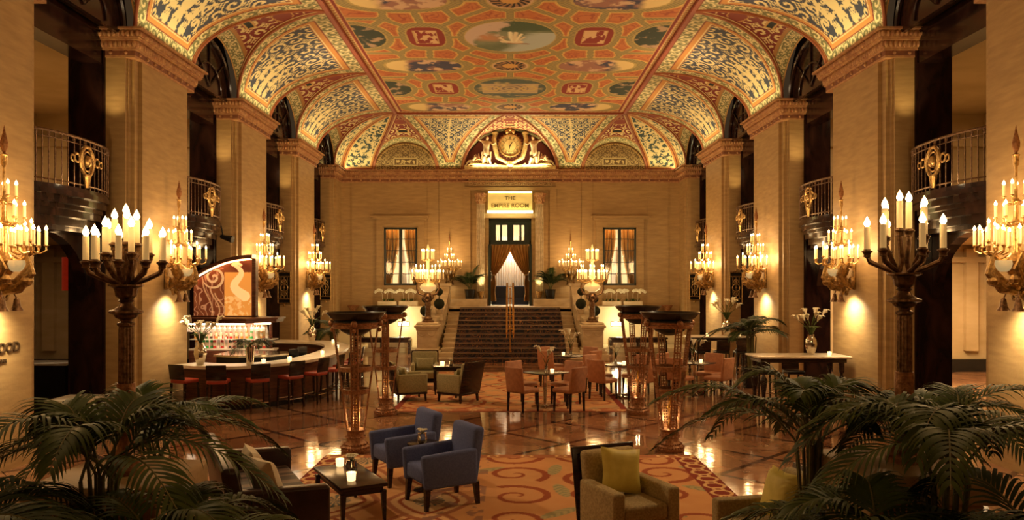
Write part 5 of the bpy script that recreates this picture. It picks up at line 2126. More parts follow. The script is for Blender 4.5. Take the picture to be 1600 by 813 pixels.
# ---- coffee table
t = thing('coffee_table', 'low rectangular espresso coffee table in front of the blue-grey armchairs', 'table', (-1.80, 8.60, .014), R(-61))
MB().rbox(-.545, .545, -.26, .26, .37, .41, .008, 2).build('table_top', 'dwood', t)
MB().box(-.5, .5, -.22, .22, .30, .37).build('apron', 'dwood', t, smooth=False)
legs4(t, [(x, y) for x in (-.5, .5) for y in (-.22, .22)], .33, .055, .03, 'dwood', .01)
votive((-1.99, 8.98, .424), 'lit votive candle at the far end of the coffee table', sc=1.2)
votive((-1.72, 8.32, .424), 'lit votive candle at the near end of the coffee table', sc=1.25)
lily_vase((-1.80, 8.72, .424), 'glass bowl with white blooms in the middle of the coffee table', 0, 1.25, 6, 'bowl', 'bowls of white blooms')

# ---- dark leather sofa
t = thing('leather_sofa', 'dark oxblood leather sofa with striped seat at the bottom left', 'sofa', (-2.60, 8.10, .0), face(.89, .45))
MB().rbox(-.90, .90, -.42, .30, .22, .42, .04, 4).build('seat_cushion', mat('striped_seat', (.16, .10, .07), .5, col2=(.02, .009, .007), scale=(22, .3, 1), detail=0, lo=.48, hi=.52), t)
for s in (-1, 1):
    x0, x1 = sorted((s * 1.03, s * .88))
    MB().rbox(x0, x1, -.46, .42, .12, .62, .035, 4, fn=lambda x, y, z: (x, y, z + (.04 * (y + .4) if z > .5 else 0))).build('armrest', 'dleather', t)
MB().rbox(-1.0, 1.0, -.08, .08, 0, .66, .05, 4, fn=lambda x, y, z: (x, y + .34 + z * .18, z + .20 + .03 * (1 - x * x))).build('backrest', 'dleather', t)
MB().rbox(-.98, .98, -.44, .40, .10, .24, .02, 2).build('frame', 'dwood', t)
legs4(t, [(x, y) for x in (-.92, .92) for y in (-.38, .36)], .12, .06, .04, 'dwood', .01)
for (lx, ly, rz, lb, w) in ((.35, .12, 0, 'large cream cushion leaning on the sofa back nearest the coffee table', .52), (.75, .10, 20, 'cream cushion in the far corner of the leather sofa', .46)):
    T = Matrix.Translation((-2.60, 8.10, 0)) @ Matrix.Rotation(face(.89, .45), 4, 'Z')
    p = T @ Vector((-lx, ly, .67))
    pm = MB()
    pm.T = Matrix.Rotation(face(.89, .45) + R(rz), 4, 'Z') @ Matrix.Rotation(R(-20), 4, 'X')
    pm.pillow(w, w, .17)
    o = pm.build('cushion', 'creamf', ang=80)
    o.location = p
    tag(o, lb, 'cushion', 'cream sofa cushions')


# ---- olive armchairs in front
def olive_chair():
    t = thing('olive_armchair', '', 'armchair', group='olive armchairs at the front')
    MB().rbox(-.24, .24, -.38, .2, .30, .46, .04, 4).build('seat_cushion', 'olive', t)
    MB().rbox(-.36, .36, -.35, .25, .16, .31, .02, 2).build('seat_base', 'olive', t)
    for s in (-1, 1):
        x0, x1 = sorted((s * .37, s * .24))
        MB().rbox(x0, x1, -.38, .28, .16, .60, .028, 4).build('armrest', 'olive', t)
    MB().rbox(-.31, .31, -.07, .07, 0, .58, .05, 4, fn=lambda x, y, z: (x, y + .24 + z * .18, z + .28)).build('backrest', 'olive', t)
    MB().rbox(-.365, .365, .07, .10, 0, .76, .008, 2, fn=lambda x, y, z: (x, y + .24 + z * .17, z + .12)).build('wood_frame', 'dwood', t)
    legs4(t, [(x, y) for x in (-.32, .32) for y in (-.33, .30)], .17, .055, .04, 'dwood', .01)
    return t


o1 = olive_chair()
o1['label'] = 'olive armchair with dark wood back frame at the bottom centre, holding a yellow cushion'
f1 = face(.40, -.91)
o1.location = (1.14, 7.55, .014)
o1.rotation_euler = (0, 0, f1)
f2 = face(-.97, -.2)
dup(o1, (2.28, 6.72, .014), f2, 'olive armchair mostly cut off by the bottom edge near the right palms')
for (cx, cy_, fr, lb, tw) in ((1.14, 7.55, f1, 'chartreuse yellow satin cushion on the olive armchair at the bottom centre', 8), (2.28, 6.72, f2, 'chartreuse cushion on the cut-off olive armchair near the right palms', 0)):
    T = Matrix.Translation((cx, cy_, 0)) @ Matrix.Rotation(fr, 4, 'Z')
    pm = MB()
    pm.T = Matrix.Rotation(fr, 4, 'Z') @ Matrix.Rotation(R(-16), 4, 'X') @ Matrix.Rotation(R(tw), 4, 'Y')
    pm.pillow(.45, .45, .16)
    o = pm.build('cushion', 'yel', ang=80)
    o.location = T @ Vector((.0, .09, .70))
    tag(o, lb, 'cushion', 'chartreuse cushions')


# ================================================================ TORCH STANDS
def torch():
    t = thing('torch_stand', '', 'torch stand', group='bronze four-legged torch stands')
    b = MB()
    b.lathe([(.215, 0), (.225, .02), (.225, .05), (.19, .09), (.165, .12), (.15, .14)], 36)
    for k in range(28):
        a = 2 * PI * k / 28
        b.ball((.215 * math.cos(a), .215 * math.sin(a), .07), .02, 6)
        b.ball((.18 * math.cos(a + .1), .18 * math.sin(a + .1), .12), .014, 6)
    b.build('foot_ring', 'copper', t)
    b = MB()
    b.lathe([(.15, .14), (.135, .16), (.135, .30), (.155, .32), (.155, .34), (.12, .345), (.001, .345)], 32)
    for k in range(12):
        a = 2 * PI * k / 12
        b.torus((.137 * math.cos(a), .137 * math.sin(a), .23), .03, .008, 10, 'z', 1, 5)
    b.build('drum', 'copper', t)
    for k in range(4):
        a = PI / 2 * k + .2
        lg = MB()
        T = Matrix.Rotation(a, 4, 'Z')
        lg.T = T
        x0, x1, z0, z1 = .125, .335, .34, 1.92
        for y in (-.048, .048):
            lg.tube([(x0, y, z0), (x1, y, z1)], .014, 6)
        for q in range(37):
            u = q / 36
            lg.tube([(x0 + (x1 - x0) * u, -.048, z0 + (z1 - z0) * u), (x0 + (x1 - x0) * u, .048, z0 + (z1 - z0) * u)], .008 if q % 9 else .022, 5)
        for q in range(36):
            u = (q + .5) / 36
            lg.tube([(x0 + (x1 - x0) * u, 0, z0 + (z1 - z0) * (u - .012)), (x0 + (x1 - x0) * u, 0, z0 + (z1 - z0) * (u + .012))], .011, 5)
        lg.ball((x1 + .03, 0, z1 + .04), .055, 10)
        lg.ball((x1 + .02, 0, z1 - .06), .035, 8)
        lg.build('leg', 'copper', t)
    for (z, r_) in ((.93, .205), (1.27, .25)):
        rg = MB()
        rg.lathe([(r_ - .02, z - .035), (r_ + .01, z - .035), (r_ + .012, z + .03), (r_ - .02, z + .035), (r_ - .02, z - .035)], 36)
        rg.build('ring_shelf', 'copper', t)
    rg = MB()
    rg.lathe([(.32, 1.88), (.35, 1.89), (.355, 1.93), (.34, 1.94), (.35, 1.97), (.32, 1.98), (.32, 1.88)], 36)
    rg.build('top_ring', 'copper', t)
    bl = MB()
    bl.lathe([(.001, 1.775), (.05, 1.77), (.12, 1.785), (.22, 1.84), (.29, 1.92), (.32, 2.0)], 40)
    bl.build('bowl_underside', 'teal', t)
    bl = MB()
    bl.lathe([(.32, 2.0), (.38, 2.04), (.44, 2.105), (.46, 2.125), (.445, 2.13), (.40, 2.075), (.30, 2.0), (.1, 1.95), (.001, 1.95)], 40)
    bl.build('bowl', 'black', t)
    cr_ = MB()
    cr_.lathe([(.03, .345), (.04, .40), (.02, .44), (.018, .60), (.045, .66), (.02, .70), (.016, .85), (.001, .86)], 12)
    for k in range(4):
        a = PI / 2 * k + .2
        cr_.tube([(0, 0, .66), (.16 * math.cos(a), .16 * math.sin(a), .66)], .007, 5)
    cr_.build('spindle', 'brass', t)
    gl = MB()
    gl.lathe([(.10, .346), (.115, .9)], 24)
    return t


tt = torch()
tpos = [(-2.36, 11.75, 'bronze torch stand behind the dark sofa, front one of the left pair'), (-2.44, 15.05, 'bronze torch stand beside the far rug, back one of the left pair'), (2.45, 11.8, 'bronze torch stand behind the yellow cushion chair, front one of the right pair'), (2.52, 15.15, 'bronze torch stand among the tan chairs, back one of the right pair')]
for i, (x, y, lb) in enumerate(tpos):
    if i == 0:
        tt.location = (x, y, 0)
        tt['label'] = lb
        tt.rotation_euler = (0, 0, PI / 2 * -1 - .2 + .12)
    else:
        dup(tt, (x, y, 0), (PI / 2 * -1 - .2 + (.12 if x < 0 else .22)), lb)
    add_light('POINT', 'torch_lamp', (x, y, .50), 16, (1, .75, .4), .03)

# ================================================================ BAR (left)
outer = [(-6.9, 15.75), (-6.2, 15.35), (-5.5, 15.35), (-4.95, 15.75), (-4.5, 16.35), (-4.22, 17.2), (-4.12, 18.3), (-4.15, 19.6), (-4.35, 20.8), (-4.8, 21.9), (-5.5, 22.6), (-6.85, 22.9)]


def offs(pl, d):
    out = []
    for i, p in enumerate(pl):
        a = pl[max(i - 1, 0)]
        b = pl[min(i + 1, len(pl) - 1)]
        tx, ty = b[0] - a[0], b[1] - a[1]
        l = math.hypot(tx, ty)
        out.append((p[0] + ty / l * -d * -1, p[1] - tx / l * d * 1))
    return out


def smooth_poly(pl, k=2):
    for _ in range(k):
        o = [pl[0]]
        for a, b in zip(pl[:-1], pl[1:]):
            o += [(a[0] * .75 + b[0] * .25, a[1] * .75 + b[1] * .25), (a[0] * .25 + b[0] * .75, a[1] * .25 + b[1] * .75)]
        o.append(pl[-1])
        pl = o
    return pl


outer = smooth_poly(outer, 2)


def strip(mb, a, b, z0, z1):
    """ring segment between polylines a and b"""
    n = len(a)
    vs = [(x, y, z1) for x, y in a] + [(x, y, z1) for x, y in b] + [(x, y, z0) for x, y in a] + [(x, y, z0) for x, y in b]
    fs = []
    for i in range(n - 1):
        fs += [(i, i + 1, n + i + 1, n + i), (2 * n + i, 3 * n + i, 3 * n + i + 1, 2 * n + i + 1), (i, 2 * n + i, 2 * n + i + 1, i + 1), (n + i, n + i + 1, 3 * n + i + 1, 3 * n + i)]
    fs += [(0, n, 3 * n, 2 * n), (n - 1, 3 * n - 1, 4 * n - 1, 2 * n - 1)]
    return mb.add(vs, fs)


t = thing('bar_counter', 'curved bar with pale stone top and mahogany front, ringed by red stools', 'bar', (0, 0, 0))
strip(MB(), offs(outer, .0), offs(outer, -.62), .85, .91).build('counter_top', 'white', t, fix=True)
strip(MB(), offs(outer, -.24), offs(outer, -.36), .0, .85).build('bar_front', 'rwood', t, fix=True)
strip(MB(), offs(outer, -.62), offs(outer, -1.05), .55, .60).build('work_shelf', 'chrome', t, fix=True)
strip(MB(), offs(outer, -.20), offs(outer, -.30), .0, .10).build('kick_plate', 'black', t, fix=True)

# back bar, canopy, glass screen
t = thing('back_bar', 'back bar cabinet with lit bottle shelf under a projecting canopy', 'back bar', (0, 0, 0))
MB().rbox(-7.95, -5.9, 19.0, 19.45, 0, .92, .01, 2).build('cabinet', 'rwood', t)
cn = MB()
cn.prism([(-7.95, 19.5), (-7.95, 18.5), (-6.3, 18.35), (-5.75, 18.9), (-5.75, 19.5)], 1.62, 1.70)
cn.prism([(-7.95, 19.5), (-7.95, 18.45), (-6.3, 18.3), (-5.7, 18.85), (-5.7, 19.5)], 1.70, 1.74)
cn.build('canopy', 'rwood', t, smooth=False, fix=True)
MB().box(-7.95, -6.45, 19.40, 19.45, .92, 1.62).build('lit_back_panel', mat('glowing_bar_back', (.8, .5, .35), .5, emit=(1, .50, .28), estr=.5), t, smooth=False)
MB().box(-7.95, -5.85, 19.05, 19.4, 1.18, 1.2).box(-7.95, -5.85, 19.0, 19.4, .92, .96).build('glass_shelf', 'white', t, smooth=False)
MB().tube([(-5.95, 19.1, .92), (-5.95, 19.1, 1.62)], .04, 8).build('canopy_post', 'rwood', t)
MB().box(-7.9, -6.4, 18.5, 18.54, 1.58, 1.62).box(-6.25, -5.85, 18.75, 18.78, 1.58, 1.62).build('light_strip', mat('bar_light', (1, .8, .6), .5, emit=(1, .78, .5), estr=6), t, smooth=False)
add_light('AREA', 'bar_light', (-6.9, 18.8, 1.56), 20, (1, .72, .45), 1.8, (0, 0, 0), .3)
add_light('AREA', 'bar_light', (-5.4, 17.3, 1.9), 16, (1, .8, .5), 1.2, (0, 0, 0), 1.2)

# screen
t = thing('bird_screen', 'glowing orange etched glass screen with a long-necked bird and scrolls', 'screen', (0, 0, 0))
xs = np.linspace(-7.95, -6.45, 220)
v = np.linspace(0, 1, 220)
U, V = np.meshgrid(xs, v)
zt = 2.62 + (U + 7.95) / 1.5 * .50 + .16 * np.sin((U + 7.95) / 1.5 * PI * .9)
Z = 1.76 + (zt - 1.76) * V
hh = (U + 7.95) / 1.5           # 0..1 across
zz = Z - 1.76                   # metres above the shelf
C = np.ones(U.shape + (3,)) * np.array((.12, .025, .008))
C = mix(C, (fbm(U * 3, Z * 3, 5, 3) - .3) * 1.5, (.26, .07, .018))
rect = (U > -7.18) & (U < -6.5) & (zz < 1.10)
C = mix(C, rect * 1., (.72, .27, .045))
C = mix(C, rect * (fbm(U * 14, Z * 14, 6, 3) > .5) * (zz < .5), (.85, .42, .12))


def stroke(C, pts, w0, w1, col):
    n = len(pts)
    d = np.zeros(U.shape)
    for i in range(n - 1):
        w = w0 + (w1 - w0) * i / (n - 1)
        d = np.maximum(d, sdseg(U, zz, pts[i], pts[i + 1]) < w)
    return mix(C, d, col)


LG = (.95, .55, .20)
neck = [(-6.98 + .16 * math.sin(a * 2.0 + .4) + .10 * a, 1.28 - .26 * a) for a in np.linspace(0, 3.0, 24)]
C = stroke(C, neck, .045, .13, LG)
C = stroke(C, [(-6.96, 1.30), (-6.86, 1.34), (-6.76, 1.28)], .05, .015, LG)
for q in (-.14, 0, .14):
    C = stroke(C, [(-6.95, 1.32), (-6.95 + q, 1.46)], .02, .02, LG)
sp = (np.abs(((np.arctan2(zz - .98, U + 7.45) / (2 * PI) + np.hypot(U + 7.45, zz - .98) * 6.5) % 1) - .5) < .2) & (np.hypot(U + 7.45, zz - .98) < .29)
C = mix(C, sp * 1., (.62, .34, .13))
for (a0, b0, l) in ((-7.60, .0, 1), (-7.42, .0, .8), (-7.30, .02, .6)):
    C = stroke(C, [(a0 + .12 * math.sin(k * 1.5 + l), b0 + k * .35 * l) for k in np.linspace(0, 2.6, 20)], .018, .018, (.45, .2, .07))
C = mix(C, (np.sin(U * 40 + fbm(U * 4, Z * 4, 8, 2) * 20) > .85) * (hh < .5) * .5, (.7, .3, .12))
M['screen'] = vmat('etched_glass', .3, .75)
o = grid_obj('etched_panel', np.stack([U, np.full_like(U, 19.30), Z], -1), C, M['screen'], t)
fr = MB()
n = 20
fpts = [(-7.98 + 1.56 * k / n, 0, 2.66 + .5 * k / n + .16 * math.sin(k / n * PI * .9)) for k in range(n + 1)]
for k in range(n):
    a, b = fpts[k], fpts[k + 1]
    fr.prism([(a[0], a[2]), (b[0], b[2]), (b[0], b[2] + .09), (a[0], a[2] + .09)], 19.1, 19.42, 'y')
fr.box(-6.45, -6.36, 19.2, 19.4, 1.74, 3.2)
fr.box(-7.98, -6.36, 19.2, 19.4, 1.74, 1.77)
fr.build('frame', 'rwood', t, smooth=False, fix=True)
MB().tube([(p[0], 19.2, p[2] - .02) for p in fpts[:-1]], .018, 6).build('light_strip', mat('warm_tube', (1, .5, .3), .5, emit=(1, .42, .2), estr=9), t)
MB().box(-7.95, -6.45, 19.32, 19.36, 1.76, 2.6).build('backing', 'black', t, smooth=False)

# bottles and hanging glasses
bm_cols = [('green_bottle_glass', (.05, .35, .08)), ('red_bottle_glass', (.5, .04, .03)), ('amber_bottle_glass', (.55, .25, .05)), ('clear_bottle_glass', (.8, .7, .55)), ('dark_bottle_glass', (.06, .04, .03))]
protos = []
for nm, c in bm_cols:
    M[nm] = mat(nm, c, .12, emit=c, estr=.10)
    t = thing('bottle', '', 'bottle')
    MB().lathe([(.034, 0), (.036, .01), (.036, .19), (.014, .24), (.013, .30)], 12).build('glass_body', nm, t)
    MB().lathe([(.015, .295), (.015, .33), (.001, .33)], 10).build('cap', 'gilt', t)
    MB().lathe([(.0368, .06), (.0368, .15)], 12).build('paper_label', 'creamf', t)
    protos.append((t, nm.split('_')[0]))
used = [False] * 5
ORD = 'first second third fourth fifth sixth seventh eighth ninth tenth eleventh twelfth thirteenth fourteenth fifteenth sixteenth seventeenth eighteenth nineteenth twentieth'.split()
for row, (z, n) in enumerate(((.962, 20), (1.202, 15))):
    for k in range(n):
        ci = rnd.randrange(5)
        x = -7.85 + k * (1.9 / n)
        y = 19.2 + rnd.uniform(-.03, .03)
        t, cn_ = protos[ci]
        lb = '%s glass bottle, %s from the pier on the %s back bar shelf' % (cn_, ORD[k], 'lower' if row == 0 else 'upper')
        gp_ = '%s bottles on the %s back bar shelf' % (cn_, 'lower' if row == 0 else 'upper')
        if not used[ci]:
            t.location = (x, y, z)
            tag(t, lb, None, gp_)
            used[ci] = True
        else:
            dup(t, (x, y, z), 0, lb, gp_)
for i in range(5):
    if not used[i]:
        protos[i][0].location = (-6.0, 19.2, .962)
gl = None
for k in range(30):
    x = -7.85 + (k % 15) * .125
    y = 18.62 + (k // 15) * .16 + (0 if x < -6.4 else .25)
    lb = 'stemmed glass hanging under the bar canopy, %s row, %s from the pier' % ('front' if k < 15 else 'rear', ORD[k % 15])
    if gl is None:
        gl = thing('hanging_glass', lb, 'glass', (x, y, 1.40), 0, 'stemmed glasses hanging under the canopy')
        MB().lathe([(.03, 0), (.04, .05), (.035, .09), (.006, .12), (.005, .20), (.03, .21), (.032, .215)], 12).build('glass_bowl', mat('shiny_glass', (1, .85, .7), .08, trans=.6, emit=(1, .7, .45), estr=.18), gl)
    else:
        dup(gl, (x, y, 1.40), 0, lb)

# equipment inside the bar
t = thing('chiller_case', 'dark curved-front bottle chiller standing inside the bar', 'chiller', (0, 0, 0))
MB().prism([(-6.5, 17.0), (-5.9, 16.75), (-5.3, 16.95), (-5.05, 17.35), (-5.2, 17.8), (-6.5, 17.9)], 0, .96).build('case_body', 'black', t, smooth=False, fix=True)
MB().prism([(-6.55, 16.95), (-5.9, 16.70), (-5.27, 16.9), (-5.0, 17.35), (-5.17, 17.85), (-6.55, 17.95)], .96, 1.0).build('case_lid', 'steel', t, smooth=False, fix=True)
for k, (x, y, w) in enumerate(((-5.0, 17.75, .22), (-4.98, 18.4, .26))):
    t = thing('bar_terminal', 'small black till screen inside the bar, %s' % ('nearer the chiller' if k == 0 else 'farther from the chiller'), 'till', (x, y, .60), R(20 + 30 * k), 'till screens')
    MB().rbox(-w / 2, w / 2, -.1, .1, 0, .24, .01, 2).build('base', 'black', t)
    MB().rbox(-w / 2, w / 2, -.02, .02, .24, .46, .01, 2).build('display', 'black', t)
# red stools
def bar_stool(mseat, label, grp):
    t = thing('bar_stool', label, 'stool', group=grp)
    MB().rbox(-.19, .19, -.19, .19, .60, .68, .025, 3).build('seat', mseat, t)
    MB().rbox(-.19, .19, 0, .03, 0, .30, .012, 2, fn=lambda x, y, z: (x, y + .17 + z * .15, z + .68)).build('backrest', 'dwood', t)
    legs4(t, [(x, y) for x in (-.17, .17) for y in (-.17, .17)], .61, .036, .028, 'dwood', .02)
    f = MB()
    pts = [(-.18, -.18), (.18, -.18), (.18, .18), (-.18, .18), (-.18, -.18)]
    for a, b in zip(pts[:-1], pts[1:]):
        f.tube([(a[0], a[1], .20), (b[0], b[1], .20)], .009, 6)
    f.build('footrail', 'chrome', t)
    return t


stool = bar_stool('redl', '', 'red-seated bar stools')
oo = offs(outer, .22)
# arc length placement
cum = [0]
for a, b in zip(oo[:-1], oo[1:]):
    cum.append(cum[-1] + math.dist(a, b))
lbs = ['first from the lily vase at the left end', 'second from the left end of the bar', 'third from the left end of the bar', 'fourth from the left, at the bend', 'fifth along, just past the bend', 'sixth along, halfway down the long side', 'seventh along, behind the front torch stand', 'eighth along the long side', 'ninth along, closest to the far end']
for i in range(9):
    d = .62 + i * .74
    k = max(j for j in range(len(cum)) if cum[j] <= d)
    u = (d - cum[k]) / (cum[k + 1] - cum[k])
    p = (oo[k][0] + (oo[k + 1][0] - oo[k][0]) * u, oo[k][1] + (oo[k + 1][1] - oo[k][1]) * u)
    tx, ty = oo[k + 1][0] - oo[k][0], oo[k + 1][1] - oo[k][1]
    fx, fy = -ty, tx          # towards the bar
    lb = 'red leather bar stool with dark back, ' + lbs[i]
    if i == 0:
        stool.location = (p[0], p[1], 0)
        stool.rotation_euler = (0, 0, face(fx, fy))
        stool['label'] = lb
    else:
        dup(stool, (p[0], p[1], 0), face(fx, fy), lb)
lily_vase((-6.35, 15.75, .91), 'silver vase of lilies on the left end of the bar', 0, 1.25, 11, group='lily vases')
lily_vase((-5.75, 22.3, .91), 'silver vase of white lilies at the far end of the bar', 0, 1.25, 12, group='lily vases')
for i, (x, y, lb) in enumerate(((-5.15, 16.05, 'nearest the bend'), (-4.75, 16.55, 'beside the chiller'), (-4.4, 18.0, 'on the long side'), (-4.45, 19.8, 'near the far corner'), (-5.0, 21.7, 'at the far end'))):
    votive((x, y, .91), 'lit votive candle on the bar top, ' + lb, sc=1.1)


# ================================================================ RIGHT SIDE TABLES
def long_table(loc, w, d, h, lb, n=2):
    t = thing('long_table', lb, 'table', loc, 0, 'tall long tables by the right piers')
    MB().rbox(-w / 2, w / 2, -d / 2, d / 2, h - .04, h, .012, 3).build('table_top', 'white', t)
    MB().box(-w / 2 + .08, w / 2 - .08, -d / 2 + .08, d / 2 - .08, h - .13, h - .04).build('apron', 'dwood', t, smooth=False)
    for x in (-w / 2 + .16, w / 2 - .16):
        for y in (-d / 2 + .14, d / 2 - .14):
            MB().lathe([(.035, 0), (.045, .05), (.02, .08), (.03, .13), (.04, .35), (.07, .55), (.075, .62), (.03, .70), (.025, .74), (.05, .78), (.055, h - .13)], 14, (x, y, 0)).build('turned_leg', 'dwood', t)
    return t


long_table((5.93, 15.85, 0), 1.9, .85, 1.1, 'tall pale-topped table with turned legs beneath the nearer right candelabrum')
long_table((6.05, 22.55, 0), 1.75, .8, 1.05, 'tall pale-topped table with turned legs beside the farther right palm')
lily_vase((6.25, 15.95, 1.1), 'silver vase of lilies on the nearer tall table at the right', 0, 1.15, 13, group='lily vases')
lily_vase((6.35, 22.5, 1.05), 'silver vase of lilies on the farther tall table at the right', 0, 1.35, 14, group='lily vases')
votive((6.55, 15.75, 1.1), 'lit votive candle beside the lilies on the nearer tall table')
votive((5.75, 22.4, 1.05), 'lit votive candle at the end of the farther tall table')
votive((6.7, 22.4, 1.05), 'lit votive candle beside the lilies on the farther tall table')
hs = bar_stool('black', '', 'dark high stools')
for i, (x, y, f_, lb) in enumerate(((5.45, 21.75, (0, 1), 'dark high stool at the farther tall table, end by the tan chairs'), (6.0, 21.8, (0, 1), 'dark high stool at the middle of the farther tall table'), (6.55, 21.75, (0, 1), 'dark high stool at the farther tall table, nearest the pier'), (5.55, 16.75, (0, -1), 'dark high stool behind the nearer tall table, end by the marble floor'), (6.2, 16.8, (0, -1), 'dark high stool behind the nearer tall table, end by the pier'))):
    if i == 0:
        hs.location = (x, y, 0)
        hs.rotation_euler = (0, 0, face(*f_))
        hs['label'] = lb
    else:
        dup(hs, (x, y, 0), face(*f_), lb)

# lower left: ledges and tables in the aisle restaurant, red lamp
t = thing('red_drum_lamp', 'hanging red drum lamp in the left aisle behind the first pier', 'lamp', (-9.6, 17.0, 0))
MB().lathe([(.28, 2.42), (.28, 3.15)], 24).build('shade', 'redshade', t)
MB().tube([(0, 0, 3.1), (0, 0, 3.72)], .01, 6).build('cord', 'black', t)
for k, (x, y, z, w, lb) in enumerate(((-7.0, 12.45, .72, .34, 'pale-topped ledge table at the foot of the first left opening'), (-9.4, 14.9, 1.05, 1.0, 'dark counter with pale top in the left aisle'))):
    t = thing('service_counter', lb, 'counter', (x, y, 0))
    MB().rbox(-w, w, -.35, .35, z - .04, z, .01, 2).build('counter_top', 'white', t)
    MB().box(-w + .06, w - .06, -.3, .3, 0, z - .04).build('counter_body', 'black', t, smooth=False)


# ================================================================ PALMS
def frond(mb, stem, az, L_, rise, droop, base, nl=26, lw=.022, ll=.38, seed=0, roll=0):
    r = random.Random(seed)
    ca, sa = math.cos(az), math.sin(az)
    N_ = 18
    pts = []
    for i in range(N_ + 1):
        u = i / N_
        # arching rachis
        h = L_ * (math.cos(rise) * u + .25 * droop * u * u)
        z = L_ * (math.sin(rise) * u - droop * .75 * u ** 2.3)
        pts.append(Vector((base[0] + ca * h, base[1] + sa * h, base[2] + z)))
    stem.tube(pts, [.011 * (1 - .8 * i / N_) for i in range(N_ + 1)], 5)
    side = Vector((-sa, ca, 0))
    for k in range(nl):
        u = .22 + .78 * k / nl
        f = u * N_
        i = min(int(f), N_ - 1)
        p = pts[i].lerp(pts[i + 1], f - i)
        tg = (pts[i + 1] - pts[i]).normalized()
        upv = side.cross(tg).normalized() * -1
        if upv.z < 0:
            upv = -upv
        l_ = ll * (math.sin(PI * min(1, (.18 + .82 * (u - .22) / .78)) ** .8) * .75 + .3) * r.uniform(.88, 1.08)
        for sd in (-1, 1):
            out = (side * sd * (1.0 - .45 * u) + tg * (.55 + .5 * u) + upv * (.18 + .1 * r.random())).normalized()
            wdir = tg.cross(out).cross(out).normalized() if False else tg
            q = []
            cur = Vector(p)
            d = out.copy()
            sg = 5
            ws = (.5, 1, 1, .8, .45, .04)
            wv = (tg - d * tg.dot(d)).normalized()
            for s_ in range(sg + 1):
                w = lw * ws[s_]
                q.append(cur + wv * w * .5)
                q.append(cur - wv * w * .5)
                cur = cur + d * (l_ / sg)
                d = (d + Vector((0, 0, -.16 - .10 * s_ * r.uniform(.7, 1.3)))).normalized()
            n0 = [tuple(x) for x in q]
            mb.add(n0, [(2 * s_, 2 * s_ + 1, 2 * s_ + 3, 2 * s_ + 2) for s_ in range(sg)])


def palm(loc, lb, n, L_, seed, m='leaf', pot=True, ll=.38, lw=.022, z0=.45, azr=None, potr=.2, poth=.35, rise=(.5, 1.35), droop=(.5, .9), nl=26, potm='black', spread=.06, group=None):
    r = random.Random(seed)
    t = thing('potted_palm', lb, 'palm', loc, 0, group)
    if pot:
        MB().lathe([(potr * .8, 0), (potr, poth * .9), (potr * 1.08, poth), (potr * .95, poth), (potr * .9, poth * .85), (.001, poth * .85)], 24).build('pot', potm, t)
    for k in range(n):
        az = (2 * PI * k / n * 1.618 * 1.0 + r.uniform(-.25, .25)) if azr is None else r.uniform(*azr)
        ri = r.uniform(*rise)
        mb, st = MB(), MB()
        b = (r.uniform(-spread, spread), r.uniform(-spread, spread), z0)
        frond(mb, st, az, L_ * r.uniform(.8, 1.15), ri, r.uniform(*droop), b, nl, lw, ll, seed * 100 + k)
        if pot and z0 > poth:
            st.tube([(b[0] * .5, b[1] * .5, poth * .8), b], .014, 5)
        so = st.build('frond', 'stem', t)
        mb.build('leaflets', m, so)
    return t


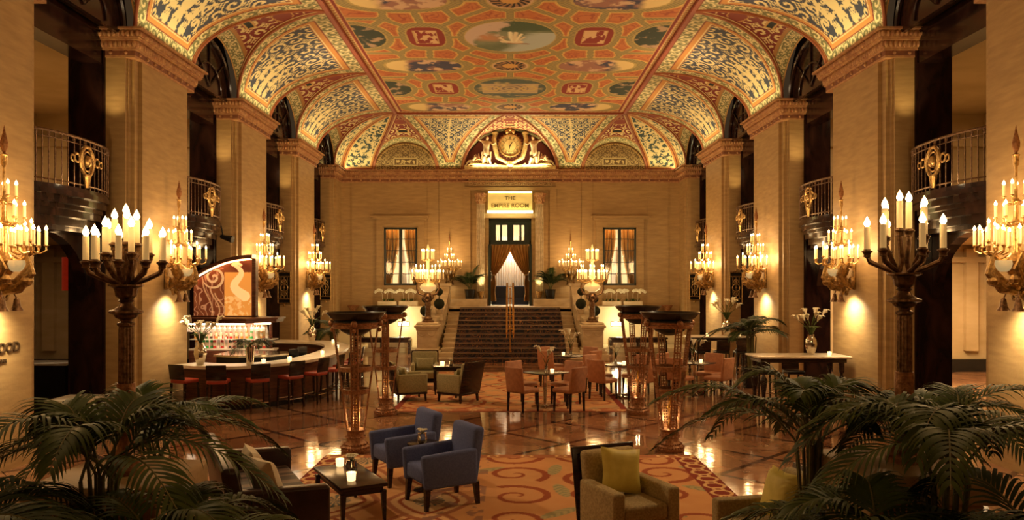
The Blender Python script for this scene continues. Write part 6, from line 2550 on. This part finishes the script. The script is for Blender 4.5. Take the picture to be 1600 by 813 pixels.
# palms flanking the door
for s in (-1, 1):
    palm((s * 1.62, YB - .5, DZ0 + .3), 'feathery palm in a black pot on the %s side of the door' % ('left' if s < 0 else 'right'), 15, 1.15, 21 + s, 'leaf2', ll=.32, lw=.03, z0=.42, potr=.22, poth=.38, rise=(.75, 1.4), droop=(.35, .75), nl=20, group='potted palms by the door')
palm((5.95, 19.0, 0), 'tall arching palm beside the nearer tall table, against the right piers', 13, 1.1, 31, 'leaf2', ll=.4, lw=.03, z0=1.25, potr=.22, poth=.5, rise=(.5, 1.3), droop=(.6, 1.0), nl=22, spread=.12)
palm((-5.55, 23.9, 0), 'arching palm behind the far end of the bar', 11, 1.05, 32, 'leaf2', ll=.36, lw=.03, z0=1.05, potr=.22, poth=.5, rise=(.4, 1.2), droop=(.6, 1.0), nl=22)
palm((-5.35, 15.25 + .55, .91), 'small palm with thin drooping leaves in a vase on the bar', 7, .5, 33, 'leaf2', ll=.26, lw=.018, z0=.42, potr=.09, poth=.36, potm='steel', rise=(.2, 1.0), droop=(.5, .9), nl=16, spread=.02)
# foreground palms
FP = dict(lw=.025, nl=23, poth=.7, potr=.28)
palm((-2.75, 5.15, .0), 'big arching palm in front of the left stone pedestal', 14, 1.35, 41, 'leaf', ll=.38, z0=1.25, rise=(.6, 1.4), droop=(.8, 1.25), spread=.12, **FP)
palm((-2.1, 4.75, .0), 'low palm with drooping fronds below the left candelabrum, nearest the sofa', 11, 1.0, 48, 'leaf', ll=.34, z0=.95, rise=(.4, 1.2), droop=(.8, 1.2), spread=.1, **FP)
palm((-3.3, 7.1, .0), 'palm behind the left tall candelabrum, in front of the bar', 12, 1.4, 46, 'leaf', ll=.36, z0=.95, rise=(.8, 1.45), droop=(.7, 1.15), spread=.1, **FP)
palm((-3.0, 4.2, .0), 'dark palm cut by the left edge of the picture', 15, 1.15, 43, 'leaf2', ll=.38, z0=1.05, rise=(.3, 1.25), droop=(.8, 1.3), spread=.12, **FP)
palm((2.85, 5.05, .0), 'big arching palm around the right tall candelabrum', 16, 1.45, 51, 'leaf', ll=.38, z0=1.25, rise=(.6, 1.4), droop=(.8, 1.3), spread=.15, **FP)
palm((2.45, 6.3, .0), 'palm behind the right stone pedestal, reaching over the marble floor', 15, 1.4, 52, 'leaf', ll=.36, z0=1.25, rise=(.5, 1.45), droop=(.75, 1.2), spread=.1, **FP)
palm((3.7, 6.5, .0), 'palm beyond the right pedestal, nearest the marble jamb', 11, 1.3, 57, 'leaf', ll=.36, z0=1.2, rise=(.6, 1.4), droop=(.75, 1.2), spread=.1, **FP)
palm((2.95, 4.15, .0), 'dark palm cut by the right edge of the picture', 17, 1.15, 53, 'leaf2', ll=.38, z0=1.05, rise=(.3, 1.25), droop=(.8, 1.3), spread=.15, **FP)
palm((2.2, 4.6, .0), 'low dark palm at the bottom edge beside the chartreuse cushion', 13, 1.05, 54, 'leaf', ll=.34, z0=.95, rise=(.4, 1.3), droop=(.8, 1.2), spread=.1, **FP)
